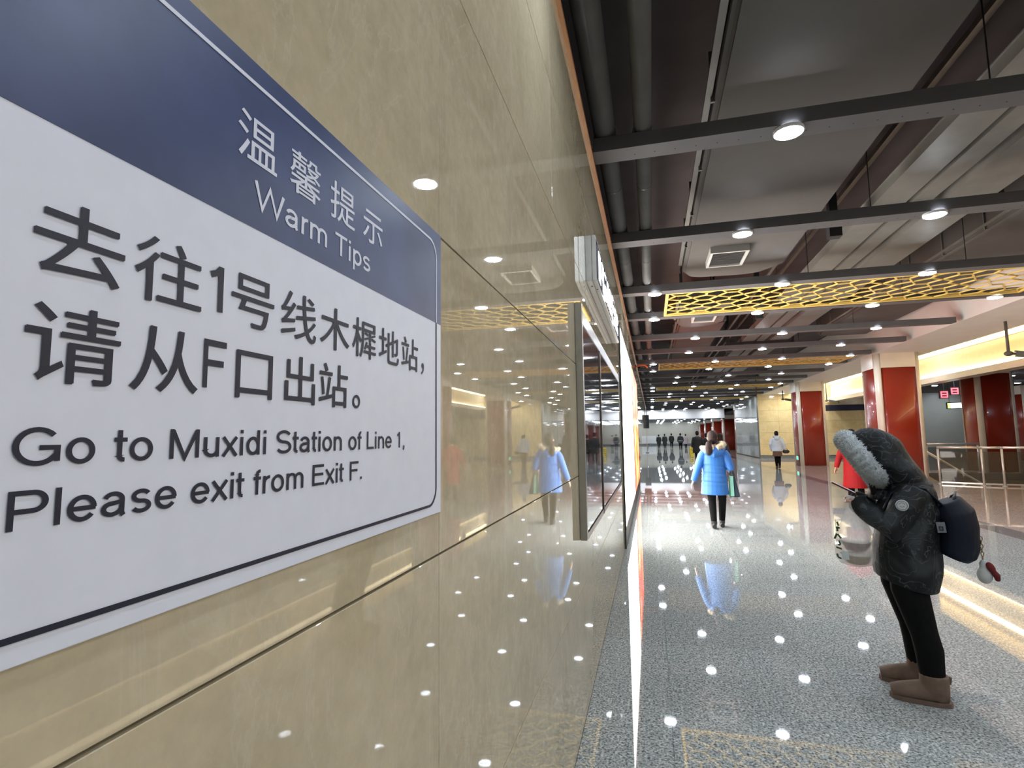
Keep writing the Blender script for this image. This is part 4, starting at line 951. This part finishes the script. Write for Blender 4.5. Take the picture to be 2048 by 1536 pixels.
for sgn in (1, -1):
    du = 0 if sgn == 1 else 0.03; v = .125 * sgn
    def f_bt(bm):
        tube(bm, [(-.10 + du, v, .17), (-.10 + du, v, .08), (-.085 + du, v, .04)], [(.068, .073), (.066, .072), (.055, .075)], n=18)
        tube(bm, [(-.165 + du, v, .062), (-.10 + du, v, .065), (-.02 + du, v, .062), (.06 + du, v, .05), (.118 + du, v, .04)], [(.038, .042), (.058, .055), (.060, .057), (.057, .046), (.040, .034)], n=18)
    bt = blob('boot', f_bt, 0.006, M_BOOT, hp, 5)
    def f_so(bm):
        out = [(-.182, 0), (-.168, .038), (-.10, .054), (.0, .056), (.07, .053), (.115, .034), (.128, 0)]
        out = out + [(x, -y) for x, y in out[-2:0:-1]]
        lo = [bm.verts.new((x + du, v + y, .0005)) for x, y in out]; hi = [bm.verts.new((x * 0.985 + du, v + y * .97, .026)) for x, y in out]
        bm.faces.new(lo); bm.faces.new(hi[::-1])
        for i in range(len(out)): bm.faces.new((lo[i], hi[i], hi[(i + 1) % len(out)], lo[(i + 1) % len(out)]))
        bmesh.ops.recalc_face_normals(bm, faces=bm.faces[:])
    part('sole', M_SOLE, bt, f_so)
    part('pull_tab', M_SOLE, bt, lambda b: bar(b, (-.172 + du, v, .125), (-.178 + du, v, .165), .022, .01, (1, 0, 0)))
def f_hc(bm):
    tube(bm, [(-.02, 0, .655), (-.025, 0, .74), (-.03, 0, .87), (-.045, 0, 1.0), (-.06, 0, 1.12), (-.075, 0, 1.22), (-.05, 0, 1.30), (-.01, 0, 1.35)],
         [(.205, .165), (.215, .180), (.215, .178), (.21, .172), (.205, .165), (.185, .135), (.125, .105), (.10, .09)], n=24)
    for sh, el, wr, sg in ((Vector((-.07, .165, 1.22)), ELL, WRL, 1), (Vector((-.07, -.165, 1.22)), ELR, WRR, -1)):
        tube(bm, [sh + Vector((0, -.03 * sg, .01)), sh.lerp(el, .4) + Vector((0, .02 * sg, 0)), el, el.lerp(wr, .55), wr + (wr - el).normalized() * .055], [.085, .086, .078, .070, .062], n=16)
    tube(bm, [(.10, .0, 1.17), (.09, 0, 1.24)], [(.10, .05), (.09, .05)])
def hem_post(me):
    for v in me.vertices:
        x, y, z = v.co
        if z < 0.76 and abs(y) < .25:
            v.co.z += 0.05 * max(0, min(1, (0.76 - z) / .1)) * max(-0.6, min(1, (x + .02) / .16)) * 0.9
        # soft folds of the padded cloth
        v.co.z += 0.006 * math.sin(11 * x + 7 * y + 23 * z)
        n = Vector((x + .03, y, 0)); 
        if n.length > .05: v.co += n.normalized() * 0.006 * math.sin(17 * z + 9 * y) * math.sin(13 * x + 5 * z)
coat = blob('coat', f_hc, 0.008, M_CAMO, hp, 6, hem_post)
# hood: shell round the head, open towards the face
RN = Vector((.845, 0, -.534)).normalized(); RA = Vector((.534, 0, .845)); RC = Vector((.145, 0, 1.435))
def f_hd(bm):
    n = 26; rings = []
    for t, (ra, rl, sh) in zip((0.02, -0.035, -.085, -.135, -.175, -.205, -.22), ((.165, .135, 0), (.175, .142, 0), (.172, .145, -.002), (.155, .135, -.008), (.118, .108, -.015), (.07, .066, -.02), (.02, .02, -.02))):
        c = RC + RN * t + RA * sh
        rings.append([bm.verts.new(c + RA * ra * math.cos(a) + Vector((0, 1, 0)) * rl * math.sin(a)) for a in [2 * math.pi * k / n for k in range(n)]])
    for A, B in zip(rings, rings[1:]):
        for k in range(n): bm.faces.new((A[k], A[(k + 1) % n], B[(k + 1) % n], B[k]))
    bm.faces.new(rings[-1])
    inner = [[bm.verts.new(v.co.lerp(RC + RN * -.08, .09)) for v in r] for r in rings[:4]]
    for A, B in zip(inner, inner[1:]):
        for k in range(n): bm.faces.new((A[k], B[k], B[(k + 1) % n], A[(k + 1) % n]))
    for k in range(n): bm.faces.new((rings[0][k], inner[0][k], inner[0][(k + 1) % n], rings[0][(k + 1) % n]))
    bm.faces.new(inner[-1][::-1])
    bmesh.ops.recalc_face_normals(bm, faces=bm.faces[:])
    ell(bm, (-.045, 0, 1.30), (.11, .13, .07)); ell(bm, (-.10, 0, 1.26), (.10, .14, .06)); tube(bm, [(.03, 0, 1.47), (-.02, 0, 1.38), (-.075, 0, 1.29), (-.115, 0, 1.2)], [(.125, .10), (.13, .095), (.14, .095), (.13, .08)], n=18)
# hood
def hood_shell(bm):
    f_hd(bm)
blob('hood', hood_shell, 0.008, M_CAMO, hp, 4)
M_FURG = mat('grey_fur', (0.52, 0.56, 0.57), 0.95, var=0.16, vs=30)
ringp = [RC + RN * 0.03 + RA * .155 * math.cos(a) + Vector((0, 1, 0)) * .13 * math.sin(a) for a in [2 * math.pi * k / 28 for k in range(29)]]
fur_along('fur_trim', ringp, [(.058, .056)] * 29, M_FURG, hp, 9000, 0.024, (.845, 0, -.534))
blob('hair', lambda bm: (ell(bm, HEADC + Vector((-.03, 0, .035)), (.10, .088, .098)), tube(bm, [(.09, .07, 1.42), (.13, .075, 1.32), (.12, .07, 1.20)], [.03, .03, .018]), tube(bm, [(.09, -.07, 1.42), (.13, -.075, 1.32), (.12, -.07, 1.20)], [.03, .03, .018])), 0.008, M_HAIR, hp, 3)
# badge on the sleeve
M_BADGE = mat('badge_grey', (0.52, 0.54, 0.55), 0.6, var=0.05)
M_BADGE2 = mat('badge_stitch', (0.12, 0.13, 0.14), 0.6, var=0.05)
bq = Matrix.Translation((.005, .296, 1.165)) @ Matrix.Rotation(math.radians(-84), 4, 'X') @ Matrix.Rotation(math.radians(8), 4, 'Y')
bd = part('badge', M_BADGE, hp, lambda b: bmesh.ops.create_cone(b, cap_ends=True, segments=28, radius1=.033, radius2=.031, depth=.008, matrix=bq))
def f_bdg(b):
    for a0, a1, r in ((0, 360, .026), (200, 340, .015), (20, 160, .010)):
        pts = [bq @ Vector((r * math.cos(math.radians(a)), r * math.sin(math.radians(a)), .0045)) for a in range(a0, a1 + 1, 20)]
        tube(b, pts, .0015, (0, 1, 0), 6)
part('stitching', M_BADGE2, bd, f_bdg)
# things held and carried
def local(o, p): return Vector((HP.x, HP.y, 0)) + Matrix.Rotation(math.atan2(HF.y, HF.x), 3, 'Z') @ Vector(p)
HR = math.atan2(HF.y, HF.x)
ph = empty('phone', local(hp, (.285, .025, 1.235)), HR); tag(ph, 'thin dark red phone held in front of the hooded person', 'phone')
pt = Vector((.126, 0, .068)).normalized()
def phb(bm, t0, t1, w, th, up_off):
    nrm = Vector((-.068, 0, .126)).normalized()
    bar(bm, pt * t0 + nrm * up_off, pt * t1 + nrm * up_off, w, th, nrm)
part('case', mat('phone_case', (0.12, 0.022, 0.025), 0.35, var=0.1), ph, lambda b: (phb(b, -.075, .075, .072, .009, 0), bmesh.ops.bevel(b, geom=b.edges[:], offset=.003, segments=2, affect='EDGES')))
part('screen', mat('phone_screen', (0.02, 0.02, 0.03), 0.1, emit=(0.5, 0.55, 0.7), es=0.5, var=0.01), ph, lambda b: phb(b, -.07, .07, .066, .0008, .0052))
part('edge_trim', M_STEEL, ph, lambda b: phb(b, .0752, .0775, .05, .006, 0))
# plastic bag with take-away bowls
bg = empty('plastic_bag', local(hp, (.255, .13, .76)), HR); tag(bg, 'thin white plastic carrier bag with green brush print hanging from the hand', 'bag')
M_BAG = mat('bag_film', (0.88, 0.86, 0.84), 0.4, alpha=0.37, var=0.03, vs=8)
nt = M_BAG.node_tree; nt.nodes.clear()
_o = nt.nodes.new('ShaderNodeOutputMaterial'); _t = nt.nodes.new('ShaderNodeBsdfTransparent'); _d = nt.nodes.new('ShaderNodeBsdfDiffuse'); _l = nt.nodes.new('ShaderNodeBsdfTranslucent')
_n = nt.nodes.new('ShaderNodeTexNoise'); _n.inputs['Scale'].default_value = 14
for _x in (_d, _l): _x.inputs['Color'].default_value = (0.90, 0.88, 0.86, 1)
_m1 = nt.nodes.new('ShaderNodeMixShader'); _m1.inputs[0].default_value = 0.45; nt.links.new(_d.outputs[0], _m1.inputs[1]); nt.links.new(_l.outputs[0], _m1.inputs[2])
_mr = nt.nodes.new('ShaderNodeMapRange'); _mr.inputs[3].default_value = 0.34; _mr.inputs[4].default_value = 0.56; nt.links.new(_n.outputs['Fac'], _mr.inputs[0])
_m2 = nt.nodes.new('ShaderNodeMixShader'); nt.links.new(_mr.outputs[0], _m2.inputs[0]); nt.links.new(_t.outputs[0], _m2.inputs[1]); nt.links.new(_m1.outputs[0], _m2.inputs[2])
nt.links.new(_m2.outputs[0], _o.inputs['Surface'])
def bag_shape(bm, inset=0.0):
    prof = [(.0, .045, .05), (.012, .085, .075), (.05, .108, .09), (.12, .112, .092), (.19, .102, .085), (.25, .08, .06), (.31, .05, .032), (.36, .028, .016), (.395, .012, .010)]
    n = 28; rings = []
    for k, (z, a, b_) in enumerate(prof):
        lean = -.01 + .02 * (z / .4)
        rings.append([bm.verts.new((lean - .012 * (z / .4) + (a - inset) * math.cos(t) * (1 + .05 * math.sin(5 * t + k)), (b_ - inset) * math.sin(t) * (1 + .05 * math.sin(4 * t + 2 * k)), z)) for t in [2 * math.pi * j / n for j in range(n)]])
    for A, B in zip(rings, rings[1:]):
        for j in range(n): bm.faces.new((A[j], A[(j + 1) % n], B[(j + 1) % n], B[j]))
    bm.faces.new(rings[0][::-1])
bgo = part('film', M_BAG, bg, bag_shape, True)
part('handle_loop', M_BAG, bg, lambda b: tube(b, [(0, -.01, .385), (.015, -.012, .41), (.01, -.01, .43), (-.015, .0, .425), (-.02, .005, .39)], [.012, .011, .010, .011, .012], (0, 1, 0), 8), True)
M_PRN = mat('print_green', (0.02, 0.09, 0.04), 0.6, var=0.1)
def f_pr(b):
    def st(pts, w):
        P = []
        for u, z in pts:
            import_a = .108 if z < .2 else .09
            x = u; yy = .0945 * math.sqrt(max(0.02, 1 - (x / .118) ** 2)) * (1.02 if z < .2 else 0.9)
            P.append(Vector((x, yy + .003, z)))
        for p, q in zip(P, P[1:]): bar(b, p, q, .002, w, (0, 0.2, 1)) if abs(p.z - q.z) < abs(p.x - q.x) else bar(b, p, q, w, .002, (0, 1, 0))
    for s in ([(.085, .275), (.078, .25)], [(.092, .235), (.072, .238)], [(.084, .245), (.086, .215)], [(.09, .20), (.104, .165)], [(.086, .198), (.068, .175)], [(.082, .16), (.075, .135), (.088, .132)], [(.098, .115), (.07, .11)], [(.096, .075), (.092, .055), (.075, .05)], [(.075, .09), (.065, .08)]):
        st(s, .011)
part('print', M_PRN, bg, f_pr)
part('receipt', mat('receipt_white', (0.62, 0.70, 0.72), 0.6, var=0.05), bg, lambda b: bar(b, (.035, .096, .075), (.072, .083, .07), .002, .05, (0, 0, 1)))
for k, (zz, m_, lb) in enumerate(((.07, (.30, .21, .09), 'pale lidded bowl at the bottom of the plastic bag'), (.15, (.16, .05, .02), 'brown lidded bowl on top inside the plastic bag'))):
    bw = empty('takeaway_bowl', local(hp, (.243, .13, .76 + zz - .055)), HR); tag(bw, lb, 'bowl', 'take-away bowls')
    def f_bw(b):
        tube(b, [(0, 0, 0), (0, 0, .01), (0, 0, .055)], [.055, .062, .085], (1, 0, 0), 24)
    part('bowl', mat('bowl_%d' % k, m_, 0.35, var=0.08), bw, f_bw, False)
    part('lid', mat('bowl_lid', (0.75, 0.72, 0.66), 0.25, var=0.05), bw, lambda b: (tube(b, [(0, 0, .0555), (0, 0, .062)], .088, (1, 0, 0), 24), tube(b, [(0, 0, .062), (0, 0, .069)], [.076, .07], (1, 0, 0), 24)))
# backpack
bp = empty('backpack', local(hp, (-.29, 0, .80)), HR); tag(bp, 'navy backpack worn by the hooded person', 'backpack')
M_NAVY = mat('navy_nylon', (0.006, 0.009, 0.020), 0.6, spec=0.25, var=0.25, vs=6)
def f_bp(bm):
    tube(bm, [(.03, 0, .035), (.02, 0, .06), (.005, 0, .12), (0, 0, .22), (.012, 0, .30), (.045, 0, .37)], [(.13, .075), (.15, .10), (.16, .108), (.16, .110), (.15, .112), (.12, .085)], n=22)
    tube(bm, [(-.045, 0, .04), (-.058, 0, .10), (-.053, 0, .18)], [(.10, .035), (.115, .045), (.10, .035)], n=18)
blob('main_bag', f_bp, 0.008, M_NAVY, bp, 5)
part('carry_handle', M_BLACK, bp, lambda b: tube(b, [(.02, .055, .36), (.0, .05, .405), (-.012, .0, .425), (.0, -.05, .405), (.02, -.055, .36)], [(.006, .012)] * 5, (1, 0, 0), 8), True)
for sgn in (1, -1):
    part('shoulder_strap', M_NAVY, bp, lambda b: tube(b, [(.08, .10 * sgn, .36), (.16, .135 * sgn, .455), (.25, .14 * sgn, .47), (.33, .14 * sgn, .42), (.385, .15 * sgn, .30), (.40, .165 * sgn, .18)], [(.030, .008)] * 6, (0, 1, 0), 8), True)
part('side_patch', mat('patch_grey', (0.16, 0.17, 0.19), 0.6, var=0.1), bp, lambda b: bar(b, (.095, .158, .20), (.10, .155, .26), .042, .008, (0, 1, 0)))
part('patch_print', M_BLACK, bp, lambda b: (bar(b, (.088, .164, .215), (.105, .164, .215), .004, .004), bar(b, (.088, .163, .235), (.108, .163, .235), .004, .004), bar(b, (.09, .164, .213), (.092, .163, .237), .004, .004), bar(b, (.105, .164, .213), (.107, .163, .237), .004, .004)))
ch = empty('plush_charm', local(hp, (-.412, .06, .70)), HR); tag(ch, 'small white and dark red plush charm dangling behind the backpack', 'charm')
blob('body', lambda bm: (ell(bm, (.02, 0, .055), (.038, .032, .05)), ell(bm, (.02, 0, .11), (.022, .02, .035))), 0.005, mat('plush_white', (0.52, 0.54, 0.52), 0.9, var=0.08, vs=30), ch, 3)
blob('red_part', lambda bm: (ell(bm, (-.006, .022, .105), (.020, .018, .034), Matrix.Rotation(.4, 3, 'Y')), tube(bm, [(-.01, .02, .09), (-.03, .02, .06), (-.036, .01, .03)], [.014, .018, .012])), 0.005, mat('plush_red', (0.15, 0.015, 0.015), 0.9, var=0.1, vs=30), ch, 3)
M_CHAIN = mat('brass_chain', (0.32, 0.25, 0.12), 0.35, metal=0.9, var=0.1)
for k in range(6):
    part('chain_link', M_CHAIN, ch, lambda b: tube(b, [(.022 + .007 * math.cos(a) * (1 if k % 2 else .4), .004 * math.sin(3 * k) + .007 * math.cos(a) * (.4 if k % 2 else 1), .155 + .022 * k + .013 * math.sin(a)) for a in [2 * math.pi * q / 10 for q in range(11)]], .0028, (.3, .4, .5), 6), True)

# --- the other people
M_WJ = mat('white_jacket', (0.62, 0.68, 0.74), 0.6, var=0.06)
wo, wj, WV, ws = person('person', 'person in a white hooded jacket and brown skirt walking near the yellow wall', (5.55, 26.9, 0), (0.05, 1), 1.70, 0.016, coat=M_WJ, coat_r=1.12, hem=.76, J=dict(elL=(-.04, .27, 1.07), wrL=(.06, .24, .86), elR=(-.06, -.28, 1.06), wrR=(.0, -.30, .84), ankR=(-.06, -.05, .10), kneeR=(.02, -.07, .47), ankL=(.06, .04, .08), kneeL=(.06, .06, .47), hipL=(0, .07, .86), hipR=(0, -.07, .86)), skirt=mat('brown_skirt', (0.16, 0.08, 0.05), 0.8, var=0.1), shoes=mat('brown_shoe', (0.05, 0.03, 0.02), 0.6, var=0.1))
blob('hood', lambda bm: (ell(bm, WV(-.12, 0, 1.33), (.09, .12, .10)), tube(bm, [WV(.0, .12, 1.40), WV(-.1, .09, 1.42), WV(-.14, 0, 1.42), WV(-.1, -.09, 1.42), WV(0, -.12, 1.40)], .04)), 0.014, M_WJ, wo, 3)
hb = empty('shoulder_bag', (5.55 + .36, 26.9, .72)); tag(hb, 'small black handbag carried by the person in the white jacket', 'bag')
part('body', M_BLACK, hb, lambda b: tube(b, [(-.14, 0, .06), (-.08, 0, .04), (.08, 0, .04), (.14, 0, .06)], [(.05, .04), (.07, .08), (.07, .08), (.05, .04)], (0, 1, 0), 12), True)
part('strap', M_BLACK, hb, lambda b: tube(b, [(-.10, 0, .10), (-.06, 0, .16), (-.03, 0, .19), (.04, 0, .16), (.10, 0, .10)], .01, (0, 1, 0), 8), True)
M_RC = mat('red_coat', (0.27, 0.008, 0.010), 0.7, spec=0.2, var=0.08)
person('person', 'person in a red coat half hidden behind the hooded person', (4.16, 13.0, 0), (0.75, 0.66), 1.66, 0.013, coat=M_RC, coat_r=1.05, hem=.42, J=dict(elL=(-.08, .25, 1.05), wrL=(-.12, .30, .84)), flare=1.1)
M_BC = mat('black_coat', (0.006, 0.006, 0.007), 0.7, var=0.2)
person('person', 'tall person in a long black coat and cap ahead of the woman in blue', (2.42, 31.0, 0), (0.02, 1), 1.78, 0.018, coat=M_BC, coat_r=1.22, hem=.55)
person('person', 'person in black walking close beside the tall person in black', (2.95, 31.8, 0), (0.05, 1), 1.66, 0.018, coat=M_BC, coat_r=1.15, hem=.60)
dko, dj, DV, ds_ = person('person', 'person in a dark jacket seen just right of the head of the woman in blue', (2.32, 20.0, 0), (0.02, 1), 1.62, 0.016, coat=mat('dark_jacket', (0.018, 0.016, 0.018), 0.7, var=0.2), coat_r=1.08, hem=.62, hair=M_HAIR, hairstyle='long')
part('reflective_band', M_WHITE, dko, lambda b: tube(b, [(-.02, -.335, 1.10), (.0, -.20, 1.12)], .012, (0, 0, 1), 8)) if False else None
FAR = [('person', 'far person in a dark grey coat, leftmost of the group at the end', (0.80, 64.5), (-0.1, 1), 1.64, (0.035, 0.032, 0.03), .50), ('person', 'far person in a dark olive coat, second from left of the group at the end', (1.45, 64.0), (0.1, 1), 1.70, (0.03, 0.032, 0.026), .46),
       ('person', 'far person in a black jacket, alone in the middle of the group', (2.28, 66.5), (0, 1), 1.76, (0.012, 0.012, 0.012), .66), ('person', 'far person in a dark green jacket with a stripe, just left of the pink coat', (2.82, 56.9), (0.1, 1), 1.74, (0.03, 0.038, 0.036), .70),
       ('person', 'far person in a pale pink coat near the red columns', (3.80, 65.0), (0, 1), 1.66, (0.62, 0.50, 0.47), .52)]
for i, (n_, lb, (x, y), fd, hh, c, hem) in enumerate(FAR):
    fo, fj, FV, fs = person(n_, lb, (x, y, 0), fd, hh, 0.024, coat=mat('far_coat_%d' % i, c, 0.7, var=0.15), coat_r=1.12, hem=hem, hands=False)
    if i == 3: part('coat_stripe', M_WHITE, fo, lambda b: tube(b, [FV(0, 0, .92), FV(0, 0, .945)], [(.222 * fs, .178 * fs)] * 2, (0, 1, 0), 18))
